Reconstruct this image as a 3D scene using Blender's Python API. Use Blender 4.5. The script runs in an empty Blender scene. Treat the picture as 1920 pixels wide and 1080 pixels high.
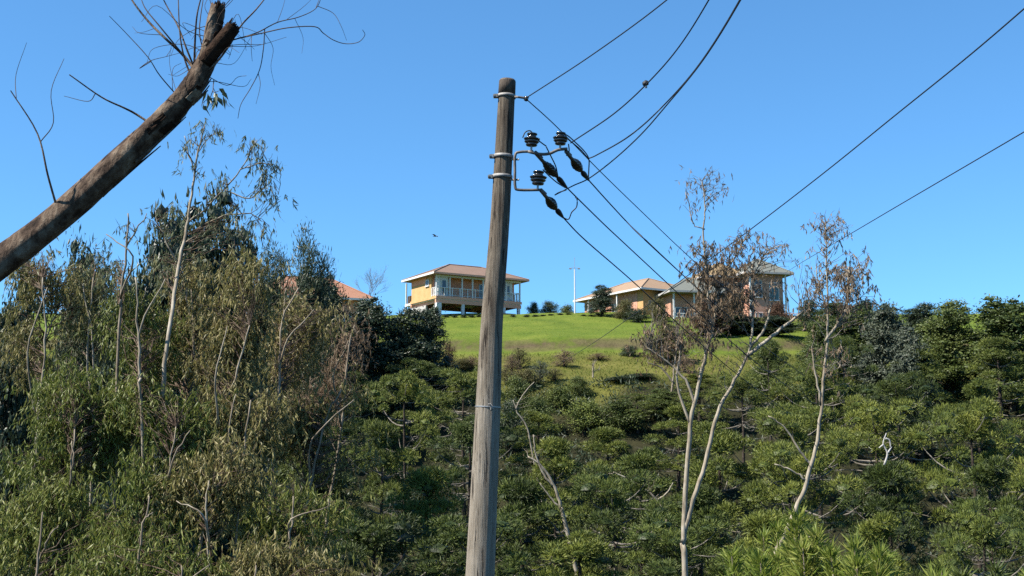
import bpy, math
import numpy as np
from mathutils import Vector

# ------------------------------------------------------------------ camera, sky, sun, exposure
scene = bpy.context.scene
COL = scene.collection
F = 2283.0                       # focal length in pixels of the 1920 wide picture
PITCH = math.radians(8.0)
CAMZ = 1.6
cam_d = bpy.data.cameras.new('camera'); cam = bpy.data.objects.new('camera', cam_d); COL.objects.link(cam)
cam_d.sensor_width = 36.0; cam_d.lens = 36.0 * F / 1920.0; cam_d.clip_start = 0.1; cam_d.clip_end = 6000
cam.location = (0, 0, CAMZ); cam.rotation_euler = (math.pi / 2 + PITCH, 0, 0)
scene.camera = cam

SUN_EL, SUN_AZ = math.radians(49), math.radians(-110)      # azimuth clockwise from +Y
SDIR = Vector((math.sin(SUN_AZ) * math.cos(SUN_EL), math.cos(SUN_AZ) * math.cos(SUN_EL), math.sin(SUN_EL)))
world = bpy.data.worlds.new('World'); scene.world = world; world.use_nodes = True
wn = world.node_tree.nodes; wl = world.node_tree.links; wn.clear()
sky = wn.new('ShaderNodeTexSky'); sky.sky_type = 'NISHITA'; sky.sun_disc = False
sky.sun_elevation = SUN_EL; sky.sun_rotation = SUN_AZ
sky.altitude = 1600; sky.air_density = 1.0; sky.dust_density = 0.0; sky.ozone_density = 9.0
bg = wn.new('ShaderNodeBackground'); bg.inputs['Strength'].default_value = 0.099
wo = wn.new('ShaderNodeOutputWorld')
gm = wn.new('ShaderNodeGamma'); gm.inputs['Gamma'].default_value = 0.8          # clear winter air: flatter, bluer gradient
tint = wn.new('ShaderNodeMix'); tint.data_type = 'RGBA'; tint.blend_type = 'MULTIPLY'; tint.inputs['Factor'].default_value = 1.0
tint.inputs['B'].default_value = (0.69, 1.09, 1.24, 1)
wl.new(sky.outputs[0], gm.inputs['Color']); wl.new(gm.outputs[0], tint.inputs['A']); wl.new(tint.outputs['Result'], bg.inputs['Color']); wl.new(bg.outputs[0], wo.inputs['Surface'])
sun_d = bpy.data.lights.new('sun', 'SUN'); sun_d.energy = 5.0; sun_d.angle = math.radians(0.5); sun_d.color = (1.0, 0.94, 0.84)
sun = bpy.data.objects.new('sun', sun_d); COL.objects.link(sun)
sun.rotation_euler = (-SDIR).to_track_quat('-Z', 'Y').to_euler()
scene.view_settings.view_transform = 'Standard'; scene.view_settings.look = 'None'
scene.view_settings.gamma = 1.0; scene.view_settings.exposure = 1.25
scene.render.engine = 'CYCLES'
scene.cycles.max_bounces = 5; scene.cycles.diffuse_bounces = 2; scene.cycles.glossy_bounces = 2
scene.cycles.transmission_bounces = 3; scene.cycles.transparent_max_bounces = 4
scene.cycles.use_denoising = False

# ------------------------------------------------------------------ helpers
CP, SP = math.cos(PITCH), math.sin(PITCH)
def at(px, py, Y):
    """point seen at pixel (px, py) of the 1920x1080 photograph, standing at world distance Y"""
    u = (px - 960.0) / F; v = (540.0 - py) / F
    d = np.array([u, CP - v * SP, SP + v * CP])
    return np.array([0, 0, CAMZ]) + d * (Y / d[1])
def mpp(Y): return Y / F * 1.01                       # metres per photo pixel at distance Y

def setp(o, label=None, cat=None, group=None, kind=None):
    if label: o['label'] = label
    if cat: o['category'] = cat
    if group: o['group'] = group
    if kind: o['kind'] = kind
    return o
def empty(name, loc, label, cat, group=None, rz=0.0, scale=None):
    o = bpy.data.objects.new(name, None); COL.objects.link(o)
    o.location = [float(c) for c in loc]; o.rotation_euler = (0, 0, rz); o.empty_display_size = 0.3
    if scale is not None: o.scale = scale
    return setp(o, label, cat, group)

class G:
    """collects geometry: vertices, polygons and one random value for each polygon"""
    def __init__(s): s.v = []; s.f = []; s.r = []; s.n = 0
    def add(s, V, Fc, r=None):
        V = np.asarray(V, float).reshape(-1, 3); Fc = np.asarray(Fc, int)
        s.v.append(V); s.f.append(Fc + s.n); s.n += len(V)
        s.r.append(np.full(len(Fc), 0.5) if r is None else np.broadcast_to(np.asarray(r, float), (len(Fc),)))
        return s
    def join(s, o):
        for V, Fc, r in zip(o.v, o.f, o.r): pass
        V = np.concatenate(o.v)
        base = s.n; s.v.append(V); s.n += len(V)
        for Fc, r in zip(o.f, o.r): s.f.append(Fc + base); s.r.append(r)
        return s
    def mesh(s, name, off=None, smooth=False):
        V = np.concatenate(s.v)
        if off is not None: V = V - np.asarray(off, float)
        me = bpy.data.meshes.new(name)
        tot = np.concatenate([np.full(len(x), x.shape[1]) for x in s.f]).astype(np.int32)
        loops = np.concatenate([x.ravel() for x in s.f]).astype(np.int32)
        st = np.concatenate([[0], np.cumsum(tot)[:-1]]).astype(np.int32)
        me.vertices.add(len(V)); me.vertices.foreach_set('co', V.astype(np.float32).ravel())
        me.loops.add(len(loops)); me.loops.foreach_set('vertex_index', loops)
        me.polygons.add(len(tot)); me.polygons.foreach_set('loop_start', st); me.polygons.foreach_set('loop_total', tot)
        me.polygons.foreach_set('use_smooth', np.full(len(tot), bool(smooth)))
        me.update(calc_edges=True); me.validate()
        a = me.attributes.new('rnd', 'FLOAT', 'FACE')
        a.data.foreach_set('value', np.concatenate(s.r).astype(np.float32))
        return me
def link(name, me, mat, parent=None):
    o = bpy.data.objects.new(name, me); COL.objects.link(o)
    if mat is not None and len(me.materials) == 0: me.materials.append(mat)
    if parent is not None: o.parent = parent
    return o
def part(name, g, mat, parent, off=None, smooth=False):
    """a part; geometry in world space when off is the parent's location"""
    return link(name, g.mesh(name, off, smooth), mat, parent)
def wpart(name, g, mat, parent, smooth=False):
    off = np.zeros(3); q = parent
    while q is not None: off = off + np.array(q.location); q = q.parent
    return part(name, g, mat, parent, off, smooth)

def unit(v):
    v = np.asarray(v, float); return v / np.maximum(np.linalg.norm(v, axis=-1, keepdims=True), 1e-9)
def tube(g, pts, rad, n=6, cap=True, r=0.5):
    P = np.asarray(pts, float); m = len(P); rad = np.broadcast_to(np.asarray(rad, float), (m,))
    T = np.empty_like(P); T[1:-1] = P[2:] - P[:-2]; T[0] = P[1] - P[0]; T[-1] = P[-1] - P[-2]; T = unit(T)
    ref = np.array([0.31, 0.95, 0.05]) if abs(T[:, 2]).mean() > 0.6 else np.array([0.05, 0.1, 0.99])
    A = unit(np.cross(T, ref)); B = np.cross(T, A)
    ang = np.arange(n) * 2 * math.pi / n
    V = (P[:, None] + rad[:, None, None] * (np.cos(ang)[None, :, None] * A[:, None] + np.sin(ang)[None, :, None] * B[:, None])).reshape(-1, 3)
    i = np.arange(m - 1)[:, None] * n; j = np.arange(n)[None]; k = (j + 1) % n
    Fc = np.stack([i + j, i + k, i + n + k, i + n + j], -1).reshape(-1, 4)
    base = g.n; g.add(V, Fc, r)
    if cap:
        g.f.append(np.array([np.arange(n)[::-1] + base, np.arange(n) + base + (m - 1) * n])); g.r.append(np.full(2, r if np.isscalar(r) else 0.5))
    return g
def bend(a, b, rng, sag=0.0, wob=0.08, n=6):
    a = np.asarray(a, float); b = np.asarray(b, float); t = np.linspace(0, 1, n)[:, None]
    L = np.linalg.norm(b - a)
    P = a + (b - a) * t; P[:, 2] += sag * L * 4 * (t * (1 - t))[:, 0]
    P[1:-1] += rng.normal(0, wob * L / n, (n - 2, 3))
    return P
def smoothline(P, n=4):
    """Catmull-Rom through the points"""
    P = np.asarray(P, float); Q = np.vstack([2 * P[0] - P[1], P, 2 * P[-1] - P[-2]]); out = []
    for i in range(1, len(Q) - 2):
        for t in np.linspace(0, 1, n, endpoint=False):
            a, b, c, d = Q[i - 1], Q[i], Q[i + 1], Q[i + 2]
            out.append(0.5 * (2 * b + (c - a) * t + (2 * a - 5 * b + 4 * c - d) * t * t + (3 * b - a - 3 * c + d) * t ** 3))
    out.append(P[-1]); return np.array(out)
def box(g, a, b, r=0.5):
    x0, y0, z0 = a; x1, y1, z1 = b
    V = [(x0, y0, z0), (x1, y0, z0), (x1, y1, z0), (x0, y1, z0), (x0, y0, z1), (x1, y0, z1), (x1, y1, z1), (x0, y1, z1)]
    g.add(V, [(3, 2, 1, 0), (4, 5, 6, 7), (0, 1, 5, 4), (1, 2, 6, 5), (2, 3, 7, 6), (3, 0, 4, 7)], r); return g
def bxs(*bs):
    g = G()
    for a, b in bs: box(g, a, b)
    return g
def lathe(g, base, axis, prof, n=14):
    """profile of (distance along axis, radius)"""
    axis = unit(axis); P = np.asarray(base, float) + np.outer([p[0] for p in prof], axis)
    ref = np.array([0, 1, 0.02]) if abs(axis[1]) < 0.8 else np.array([1, 0, 0.02])
    A = unit(np.cross(axis, ref)); B = np.cross(axis, A); ang = np.arange(n) * 2 * math.pi / n
    R = np.array([p[1] for p in prof]); m = len(prof)
    V = (P[:, None] + R[:, None, None] * (np.cos(ang)[None, :, None] * A + np.sin(ang)[None, :, None] * B)).reshape(-1, 3)
    i = np.arange(m - 1)[:, None] * n; j = np.arange(n)[None]; k = (j + 1) % n
    b0 = g.n
    g.add(V, np.stack([i + j, i + k, i + n + k, i + n + j], -1).reshape(-1, 4))
    g.f.append(np.array([np.arange(n)[::-1] + b0, np.arange(n) + b0 + (m - 1) * n])); g.r.append(np.full(2, 0.5))
    return g
def rdir(rng, n):
    return unit(rng.normal(0, 1, (n, 3)))
def leaves(g, P, D, L, W, rng, r=None, mid=0.42, curl=0.0, face=None):
    """one leaf shaped blade for each point, folded lightly along its length"""
    n = len(P); D = unit(D); S = unit(np.cross(D, rdir(rng, n) if face is None else face + rng.normal(0, .35, (n, 3)))); N = np.cross(D, S)
    L = np.broadcast_to(L, (n,))[:, None]; W = np.broadcast_to(W, (n,))[:, None]
    V = np.stack([P, P + D * L * mid + S * W / 2 + N * W * .15, P + D * L + N * L * curl, P + D * L * mid - S * W / 2 + N * W * .15], 1).reshape(-1, 3)
    Fc = np.arange(n * 4).reshape(n, 4)
    g.add(V, Fc, rng.random(n) if r is None else r); return g

# ------------------------------------------------------------------ materials
def new_mat(name):
    m = bpy.data.materials.new(name); m.use_nodes = True; nt = m.node_tree; nt.nodes.clear()
    out = nt.nodes.new('ShaderNodeOutputMaterial'); return m, nt, out
ALB = 0.72                                             # all base colours are stated for exposure 0.7; kept true at the brighter exposure
def ramp(nt, cols, fac):
    r = nt.nodes.new('ShaderNodeValToRGB'); e = r.color_ramp.elements
    while len(e) < len(cols): e.new(0.5)
    for i, c in enumerate(cols):
        e[i].position = i / max(1, len(cols) - 1); e[i].color = (*[q * ALB for q in c], 1)
    nt.links.new(fac, r.inputs['Fac']); return r.outputs['Color']
def noise(nt, scale, detail=4, coord=None, stretch=None, rough=0.6):
    n = nt.nodes.new('ShaderNodeTexNoise'); n.inputs['Scale'].default_value = scale; n.inputs['Detail'].default_value = detail
    n.inputs['Roughness'].default_value = rough
    tc = nt.nodes.new('ShaderNodeTexCoord'); src = tc.outputs[coord or 'Object']
    if stretch:
        mp = nt.nodes.new('ShaderNodeMapping'); mp.inputs['Scale'].default_value = stretch
        nt.links.new(src, mp.inputs['Vector']); src = mp.outputs[0]
    nt.links.new(src, n.inputs['Vector']); return n.outputs['Fac']
def math_node(nt, op, a, b):
    m = nt.nodes.new('ShaderNodeMath'); m.operation = op
    for i, x in enumerate((a, b)):
        if isinstance(x, (int, float)): m.inputs[i].default_value = x
        else: nt.links.new(x, m.inputs[i])
    return m.outputs[0]
def leaf_mat(name, cols, trans=0.3, rough=0.5, spec=0.3, patch=0.35, tint=0.25):
    """leaf colours picked for each leaf, drifting from clump to clump and from tree to tree"""
    m, nt, out = new_mat(name)
    at_ = nt.nodes.new('ShaderNodeAttribute'); at_.attribute_name = 'rnd'
    nz = noise(nt, 0.9, 2); oi = nt.nodes.new('ShaderNodeObjectInfo')
    a = math_node(nt, 'MULTIPLY', at_.outputs['Fac'], 1 - patch)
    b = math_node(nt, 'MULTIPLY', math_node(nt, 'SUBTRACT', nz, 0.25), patch * 2)
    c = math_node(nt, 'MULTIPLY', math_node(nt, 'SUBTRACT', oi.outputs['Random'], 0.5), tint)
    f = math_node(nt, 'ADD', math_node(nt, 'ADD', a, b), c)
    col = ramp(nt, cols, f)
    p = nt.nodes.new('ShaderNodeBsdfPrincipled'); p.inputs['Roughness'].default_value = rough
    p.inputs['Specular IOR Level'].default_value = spec; nt.links.new(col, p.inputs['Base Color'])
    t = nt.nodes.new('ShaderNodeBsdfTranslucent'); nt.links.new(col, t.inputs['Color'])
    mx = nt.nodes.new('ShaderNodeMixShader'); mx.inputs[0].default_value = trans
    nt.links.new(p.outputs[0], mx.inputs[1]); nt.links.new(t.outputs[0], mx.inputs[2]); nt.links.new(mx.outputs[0], out.inputs['Surface'])
    return m
def surf(name, cols, scale=3.0, rough=0.7, bump=0.2, metal=0.0, spec=0.3, stretch=None, detail=6, dist=0.02):
    m, nt, out = new_mat(name)
    p = nt.nodes.new('ShaderNodeBsdfPrincipled'); p.inputs['Roughness'].default_value = rough
    p.inputs['Metallic'].default_value = metal; p.inputs['Specular IOR Level'].default_value = spec
    nz = noise(nt, scale, detail, None, stretch, 0.65)
    st = nt.nodes.new('ShaderNodeMapRange'); st.inputs['From Min'].default_value = 0.28; st.inputs['From Max'].default_value = 0.72
    nt.links.new(nz, st.inputs['Value'])
    nt.links.new(ramp(nt, cols, st.outputs[0]), p.inputs['Base Color'])
    if bump:
        b = nt.nodes.new('ShaderNodeBump'); b.inputs['Strength'].default_value = bump; b.inputs['Distance'].default_value = dist
        nt.links.new(nz, b.inputs['Height']); nt.links.new(b.outputs[0], p.inputs['Normal'])
    nt.links.new(p.outputs[0], out.inputs['Surface']); return m
def tile_mat(name, cols, scale=1.0):
    """clay roof: courses of tiles with weathered patches"""
    m, nt, out = new_mat(name)
    p = nt.nodes.new('ShaderNodeBsdfPrincipled'); p.inputs['Roughness'].default_value = 0.75
    nz = noise(nt, 1.2, 8, None, None, 0.75); nz2 = noise(nt, 9.0, 3)
    mixf = math_node(nt, 'ADD', math_node(nt, 'MULTIPLY', nz, 0.75), math_node(nt, 'MULTIPLY', nz2, 0.3))
    nt.links.new(ramp(nt, cols, mixf), p.inputs['Base Color'])
    w = nt.nodes.new('ShaderNodeTexWave'); w.wave_type = 'BANDS'; w.bands_direction = 'Z'; w.inputs['Scale'].default_value = 2.6
    w.inputs['Distortion'].default_value = 1.0
    tc = nt.nodes.new('ShaderNodeTexCoord'); nt.links.new(tc.outputs['Object'], w.inputs['Vector'])
    b = nt.nodes.new('ShaderNodeBump'); b.inputs['Strength'].default_value = 0.55; b.inputs['Distance'].default_value = 0.06
    nt.links.new(w.outputs['Fac'], b.inputs['Height']); nt.links.new(b.outputs[0], p.inputs['Normal'])
    nt.links.new(p.outputs[0], out.inputs['Surface']); return m
def glass_mat(name, col=(0.03, 0.04, 0.05)):
    m, nt, out = new_mat(name)
    p = nt.nodes.new('ShaderNodeBsdfPrincipled'); p.inputs['Roughness'].default_value = 0.08
    p.inputs['Base Color'].default_value = (*col, 1); p.inputs['Specular IOR Level'].default_value = 0.7
    nt.links.new(p.outputs[0], out.inputs['Surface']); return m

M = {}
def pole_mat():
    m, nt, out = new_mat('weathered_pole_wood')
    p = nt.nodes.new('ShaderNodeBsdfPrincipled'); p.inputs['Roughness'].default_value = .92; p.inputs['Specular IOR Level'].default_value = .1
    grain = noise(nt, 4.0, 8, None, (9, 9, .45), .7); patch_ = noise(nt, 2.2, 6, None, (1.6, 1.6, .5), .7); fine = noise(nt, 30, 4, None, (1, 1, .06), .6)
    tc = nt.nodes.new('ShaderNodeTexCoord'); sx = nt.nodes.new('ShaderNodeSeparateXYZ'); nt.links.new(tc.outputs['Object'], sx.inputs[0])
    hz = nt.nodes.new('ShaderNodeMapRange'); hz.inputs['From Min'].default_value = 4.2; hz.inputs['From Max'].default_value = 8.2; hz.inputs['To Max'].default_value = .17
    nt.links.new(sx.outputs['Z'], hz.inputs['Value'])                  # the rain washed lower shaft is paler than the old creosoted top
    v = math_node(nt, 'ADD', math_node(nt, 'MULTIPLY', grain, .55), math_node(nt, 'MULTIPLY', patch_, .45))
    v = math_node(nt, 'SUBTRACT', v, hz.outputs[0])
    mr = nt.nodes.new('ShaderNodeMapRange'); mr.inputs['From Min'].default_value = .18; mr.inputs['From Max'].default_value = .68; nt.links.new(v, mr.inputs['Value'])
    col = ramp(nt, [(.055, .042, .032), (.13, .105, .08), (.235, .20, .155), (.33, .29, .235), (.42, .38, .32)], mr.outputs[0])
    cr = nt.nodes.new('ShaderNodeMapRange'); cr.inputs['From Min'].default_value = .34; cr.inputs['From Max'].default_value = .42; nt.links.new(fine, cr.inputs['Value'])
    dk = nt.nodes.new('ShaderNodeMix'); dk.data_type = 'RGBA'; dk.inputs['A'].default_value = (.03, .024, .02, 1); nt.links.new(col, dk.inputs['B']); nt.links.new(cr.outputs[0], dk.inputs['Factor'])
    nt.links.new(dk.outputs['Result'], p.inputs['Base Color'])
    bm = nt.nodes.new('ShaderNodeBump'); bm.inputs['Strength'].default_value = .8; bm.inputs['Distance'].default_value = .03
    nt.links.new(math_node(nt, 'ADD', grain, math_node(nt, 'MULTIPLY', cr.outputs[0], .5)), bm.inputs['Height']); nt.links.new(bm.outputs[0], p.inputs['Normal'])
    nt.links.new(p.outputs[0], out.inputs['Surface']); return m
M['pole'] = pole_mat()
M['pole_top'] = surf('dark_pole_end_wood', [(.05, .04, .035), (.10, .08, .065), (.17, .14, .115)], 8.0, 0.9, 0.5, stretch=(6, 6, 1.2), spec=.1)
M['steel'] = surf('galvanised_steel', [(.30, .31, .32), (.45, .46, .46), (.55, .55, .54)], 14.0, 0.5, 0.1, metal=0.55)
M['rust_light'] = surf('dull_galvanised_band', [(.20, .19, .18), (.32, .31, .295), (.42, .41, .395)], 20.0, 0.65, 0.15, metal=0.3)
M['rust'] = surf('dull_bracket_steel', [(.10, .085, .075), (.17, .15, .135), (.25, .23, .21)], 14.0, 0.6, 0.1, metal=0.4)
M['porcelain'] = surf('brown_black_porcelain', [(.012, .012, .012), (.03, .028, .025)], 10.0, 0.12, 0.0, spec=.7)
M['wire'] = surf('dark_cable', [(.012, .014, .018), (.03, .032, .036)], 8.0, 0.6, 0.0)
M['bark_gum'] = surf('peeling_gum_bark', [(.013, .008, .006), (.045, .027, .018), (.12, .082, .056), (.21, .16, .115), (.34, .285, .22)], 3.2, 0.85, 1.0, stretch=(3.0, 3.0, 1.6), dist=.04, spec=.15)
M['bark_torn'] = surf('torn_dark_wood', [(.012, .008, .006), (.035, .02, .013), (.07, .04, .025)], 18.0, 0.95, 0.9, dist=.03, spec=.1)
M['bark_pale'] = surf('pale_smooth_gum_bark', [(.13, .10, .07), (.28, .235, .17), (.40, .35, .27), (.48, .44, .36)], 3.0, 0.85, 0.5, stretch=(2.5, 2.5, .9), spec=.15)
M['bark_tan'] = surf('tan_gum_bark', [(.13, .10, .07), (.27, .22, .16), (.42, .37, .29)], 4.0, 0.85, 0.4, stretch=(2, 2, .8), spec=.15)
M['bark_dark'] = surf('dark_conifer_bark', [(.025, .02, .016), (.06, .048, .038), (.11, .09, .072)], 6.0, 0.95, 0.7, spec=.1)
M['branch_grey'] = surf('grey_branch_bark', [(.09, .08, .065), (.20, .18, .15), (.34, .31, .27)], 2.0, 0.9, 0.3, spec=.1)
M['dead'] = surf('bleached_dead_wood', [(.36, .34, .31), (.58, .56, .53)], 6.0, 0.8, 0.2)
M['twig'] = surf('thin_dark_twig', [(.05, .04, .035), (.11, .085, .07)], 8.0, 0.9, 0.0)
M['leaf_gum'] = leaf_mat('drooping_gum_leaves', [(.09, .095, .030), (.19, .185, .055), (.31, .28, .09), (.44, .37, .16), (.58, .48, .27)], 0.35, 0.5, .35)
M['leaf_gum_grey'] = leaf_mat('grey_green_gum_leaves', [(.07, .095, .05), (.13, .16, .078), (.21, .235, .11), (.33, .31, .18)], 0.32, 0.5, .35)
M['leaf_gum_green'] = leaf_mat('olive_gum_leaves', [(.075, .11, .020), (.145, .19, .034), (.245, .28, .055), (.38, .37, .13)], 0.35, 0.5, .35)
M['leaf_gum_brown'] = leaf_mat('brown_dry_gum_leaves', [(.09, .08, .045), (.19, .145, .085), (.30, .20, .12), (.38, .28, .18), (.55, .47, .36)], 0.45, 0.55, .3)
M['leaf_arau'] = leaf_mat('araucaria_needles', [(.013, .022, .006), (.042, .064, .012), (.115, .15, .026), (.24, .265, .05)], 0.04, 0.55, .25, tint=.3)
M['leaf_arau_light'] = leaf_mat('light_araucaria_needles', [(.022, .034, .008), (.075, .10, .016), (.18, .21, .034), (.33, .335, .06)], 0.06, 0.55, .25, tint=.2)
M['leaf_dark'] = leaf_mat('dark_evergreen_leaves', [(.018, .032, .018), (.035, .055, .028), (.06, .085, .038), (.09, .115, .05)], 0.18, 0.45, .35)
M['leaf_blue'] = leaf_mat('bluish_grey_leaves', [(.035, .048, .032), (.068, .085, .054), (.115, .135, .082), (.17, .185, .12)], 0.15, 0.5, .3)
M['leaf_mid'] = leaf_mat('mid_green_leaves', [(.035, .055, .016), (.07, .10, .024), (.12, .155, .034), (.18, .205, .06)], 0.22, 0.5, .3)
M['leaf_lime'] = leaf_mat('yellow_green_shoots', [(.09, .14, .022), (.18, .25, .036), (.28, .33, .058), (.44, .43, .13)], 0.4, 0.5, .3)
M['leaf_olive'] = leaf_mat('olive_scrub_leaves', [(.07, .07, .025), (.12, .115, .04), (.17, .155, .065), (.22, .19, .10)], 0.2, 0.6, .2)
M['leaf_red'] = leaf_mat('reddish_brown_leaves', [(.05, .025, .016), (.10, .05, .032), (.15, .085, .05), (.19, .13, .08)], 0.2, 0.6, .2)
M['grass_blade'] = leaf_mat('lawn_grass_blades', [(.07, .115, .014), (.115, .165, .020), (.17, .21, .032), (.24, .235, .06)], 0.25, 0.6, .15)

# ------------------------------------------------------------------ the ground
YS = [-2000, -40, 0, 5, 10, 15, 22, 30, 40, 60, 75, 90, 105, 117.2, 119.2, 120.4, 143, 166, 190, 260, 400, 900, 3500]
ZS = [0.4, 0.2, 0, -0.4, -1.7, -3.4, -6.2, -8.6, -10.2, -9.6, -6.0, 0.6, 8.0, 11.6, 12.0, 13.4, 18.6, 18.8, 15.0, -5, -40, -90, -200]
def ground_z(x, y):
    x = np.asarray(x, float); y = np.asarray(y, float)
    z = np.interp(y + 1.2 * np.sin(x * 0.11 + 0.6) * np.clip((y - 60) / 30, 0, 1), YS, ZS)
    amp = np.clip((y - 8) / 20, 0, 1) * np.where(y > 104, 0.10, 0.5) * (y < 300)
    z = z + amp * (np.sin(x * .37 + 1.3) * np.cos(y * .29) + .6 * np.sin(x * .83 + y * .61))
    z = z - np.clip((np.abs(x) - 70) / 100, 0, 3) * np.clip((y - 60) / 60, 0, 1) * 5
    return z
xs = np.concatenate([np.linspace(-3000, -160, 9), np.linspace(-140, 140, 226), np.linspace(160, 3000, 9)])
ys = np.concatenate([[-2000, -400, -60], np.linspace(-30, 100, 90), np.linspace(101, 170, 120), np.linspace(175, 300, 20), [400, 600, 900, 1800, 3500]])
X, Y_ = np.meshgrid(xs, ys)
g = G(); nx, ny = len(xs), len(ys)
i = np.arange(ny - 1)[:, None] * nx; j = np.arange(nx - 1)[None]
g.add(np.stack([X.ravel(), Y_.ravel(), ground_z(X, Y_).ravel()], 1), np.stack([i + j, i + j + 1, i + nx + j + 1, i + nx + j], -1).reshape(-1, 4))
me = g.mesh('hillside_ground', smooth=True)
yv = Y_.ravel(); xv = X.ravel()
lawn = np.clip((yv - 101 + 2.5 * np.sin(xv * .31) + 1.5 * np.sin(xv * .8 + 2)) / 4, 0, 1)
yy = yv + 1.2 * np.sin(xv * 0.11 + 0.6)
bank = np.clip(1.2 - np.abs(yy - 119.8) / .75, 0, 1)
rough = np.clip((118.5 - yy) / 3, 0, 1)
for nm, arr in (('lawn', lawn), ('bank', bank), ('rough', rough)):
    a = me.attributes.new(nm, 'FLOAT', 'POINT'); a.data.foreach_set('value', arr.astype(np.float32))
m, nt, out = new_mat('hill_ground')
p = nt.nodes.new('ShaderNodeBsdfPrincipled'); p.inputs['Roughness'].default_value = 0.95; p.inputs['Specular IOR Level'].default_value = 0.1
def attr(nm):
    a = nt.nodes.new('ShaderNodeAttribute'); a.attribute_name = nm; return a.outputs['Fac']
def mix(fac, a, b):
    x = nt.nodes.new('ShaderNodeMix'); x.data_type = 'RGBA'; nt.links.new(fac, x.inputs['Factor'])
    nt.links.new(a, x.inputs['A']); nt.links.new(b, x.inputs['B']); return x.outputs['Result']
n1 = noise(nt, 0.25, 8, None, None, .7); n2 = noise(nt, 3.0, 6, None, None, .75)
nmix = math_node(nt, 'ADD', math_node(nt, 'MULTIPLY', n1, .6), math_node(nt, 'MULTIPLY', n2, .4))
def spread(v, a, b):
    mr = nt.nodes.new('ShaderNodeMapRange'); mr.inputs['From Min'].default_value = a; mr.inputs['From Max'].default_value = b
    nt.links.new(v, mr.inputs['Value']); return mr.outputs[0]
s = spread(nmix, .3, .7)
c_lawn = ramp(nt, [(.052, .088, .014), (.10, .148, .019), (.145, .185, .027), (.215, .22, .05)], s)
c_rough = ramp(nt, [(.045, .055, .016), (.10, .105, .022), (.15, .145, .035), (.20, .165, .075)], s)
c_bank = ramp(nt, [(.03, .02, .014), (.07, .05, .032), (.13, .10, .06), (.16, .15, .05)], s)
c_for = ramp(nt, [(.012, .012, .007), (.03, .03, .014), (.06, .055, .025)], s)
c = mix(attr('rough'), c_lawn, c_rough)
bk = math_node(nt, 'MULTIPLY', attr('bank'), spread(n1, .38, .52)); c = mix(bk, c, c_bank)
c = mix(attr('lawn'), c_for, c)
nt.links.new(c, p.inputs['Base Color'])
bmp = nt.nodes.new('ShaderNodeBump'); bmp.inputs['Strength'].default_value = .6; bmp.inputs['Distance'].default_value = .12
nt.links.new(n2, bmp.inputs['Height']); nt.links.new(bmp.outputs[0], p.inputs['Normal'])
nt.links.new(p.outputs[0], out.inputs['Surface'])
setp(link('hillside_ground', me, m), 'green hillside falling from the houses to the wooded valley', kind='structure')

# short grass over the lawn and the rough slope below it
rng = np.random.default_rng(5)
g = G(); n = 70000
x = rng.uniform(-48, 52, n); y = rng.uniform(100, 146, n) ; z = ground_z(x, y)
P = np.stack([x, y, z - .02], 1); hi = np.where(y < 117, rng.uniform(.10, .24, n), rng.uniform(.04, .09, n))
D = unit(np.stack([rng.normal(0, .45, n), rng.normal(0, .45, n), np.ones(n)], 1))
leaves(g, P, D, hi, np.minimum(hi * .5, .07), rng, mid=.3)
setp(link('lawn_grass', g.mesh('lawn_grass'), M['grass_blade']), 'short bright green grass covering the slope below the houses', 'grass', kind='stuff')

# undergrowth on the valley floor
g = G(); n = 5200
x = rng.uniform(-52, 55, n); y = rng.uniform(17, 104, n); keep = np.abs(x) < 6 + y * .52; x, y = x[keep], y[keep]; n = len(x)
z = ground_z(x, y)
for k in range(22):
    D = unit(np.stack([rng.normal(0, .7, n), rng.normal(0, .7, n), rng.uniform(.2, 1.3, n)], 1))
    P = np.stack([x + rng.normal(0, .4, n), y + rng.normal(0, .4, n), z + rng.uniform(0, .6, n)], 1)
    leaves(g, P, D, rng.uniform(.25, .55, n), rng.uniform(.07, .16, n), rng)
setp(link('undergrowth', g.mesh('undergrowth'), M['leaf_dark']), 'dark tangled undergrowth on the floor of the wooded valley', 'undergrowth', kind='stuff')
# ------------------------------------------------------------------ houses on the hill top
M['wall_yellow'] = surf('yellow_ochre_render', [(.54, .33, .145), (.61, .38, .175), (.67, .43, .21)], 1.2, .9, .15, spec=.15)
M['wall_terra'] = surf('terracotta_render', [(.76, .31, .17), (.90, .39, .23), (.94, .47, .30)], 1.5, .9, .15, spec=.15)
M['wall_brick'] = surf('red_brown_cladding', [(.50, .25, .17), (.64, .34, .24), (.72, .43, .32)], 2.5, .9, .2, spec=.15)
M['white'] = surf('white_paint', [(.66, .66, .65), (.78, .78, .76), (.84, .84, .82)], 2.0, .6, .05)
M['beam'] = surf('reddish_timber_beam', [(.74, .36, .23), (.88, .45, .30), (.92, .53, .38)], 3.0, .8, .15, stretch=(.5, 1, 6), spec=.15)
M['concrete'] = surf('pale_concrete', [(.38, .36, .34), (.48, .46, .44), (.56, .54, .51)], 2.0, .9, .1, spec=.15)
M['roof_brown'] = tile_mat('brown_clay_tiles', [(.13, .08, .055), (.21, .13, .09), (.28, .18, .125), (.33, .235, .175)])
M['roof_orange'] = tile_mat('orange_clay_tiles', [(.20, .12, .07), (.30, .19, .11), (.37, .25, .155), (.43, .31, .21)])
M['roof_red'] = tile_mat('red_clay_tiles', [(.22, .09, .05), (.34, .15, .085), (.42, .21, .125), (.47, .28, .18)])
M['roof_grey'] = tile_mat('grey_weathered_tiles', [(.09, .10, .085), (.15, .16, .135), (.20, .21, .18), (.26, .26, .23)])
M['roof_tan'] = tile_mat('tan_weathered_tiles', [(.20, .13, .06), (.31, .21, .10), (.40, .28, .14), (.45, .34, .20)])
M['glass'] = glass_mat('dark_window_glass')
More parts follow.
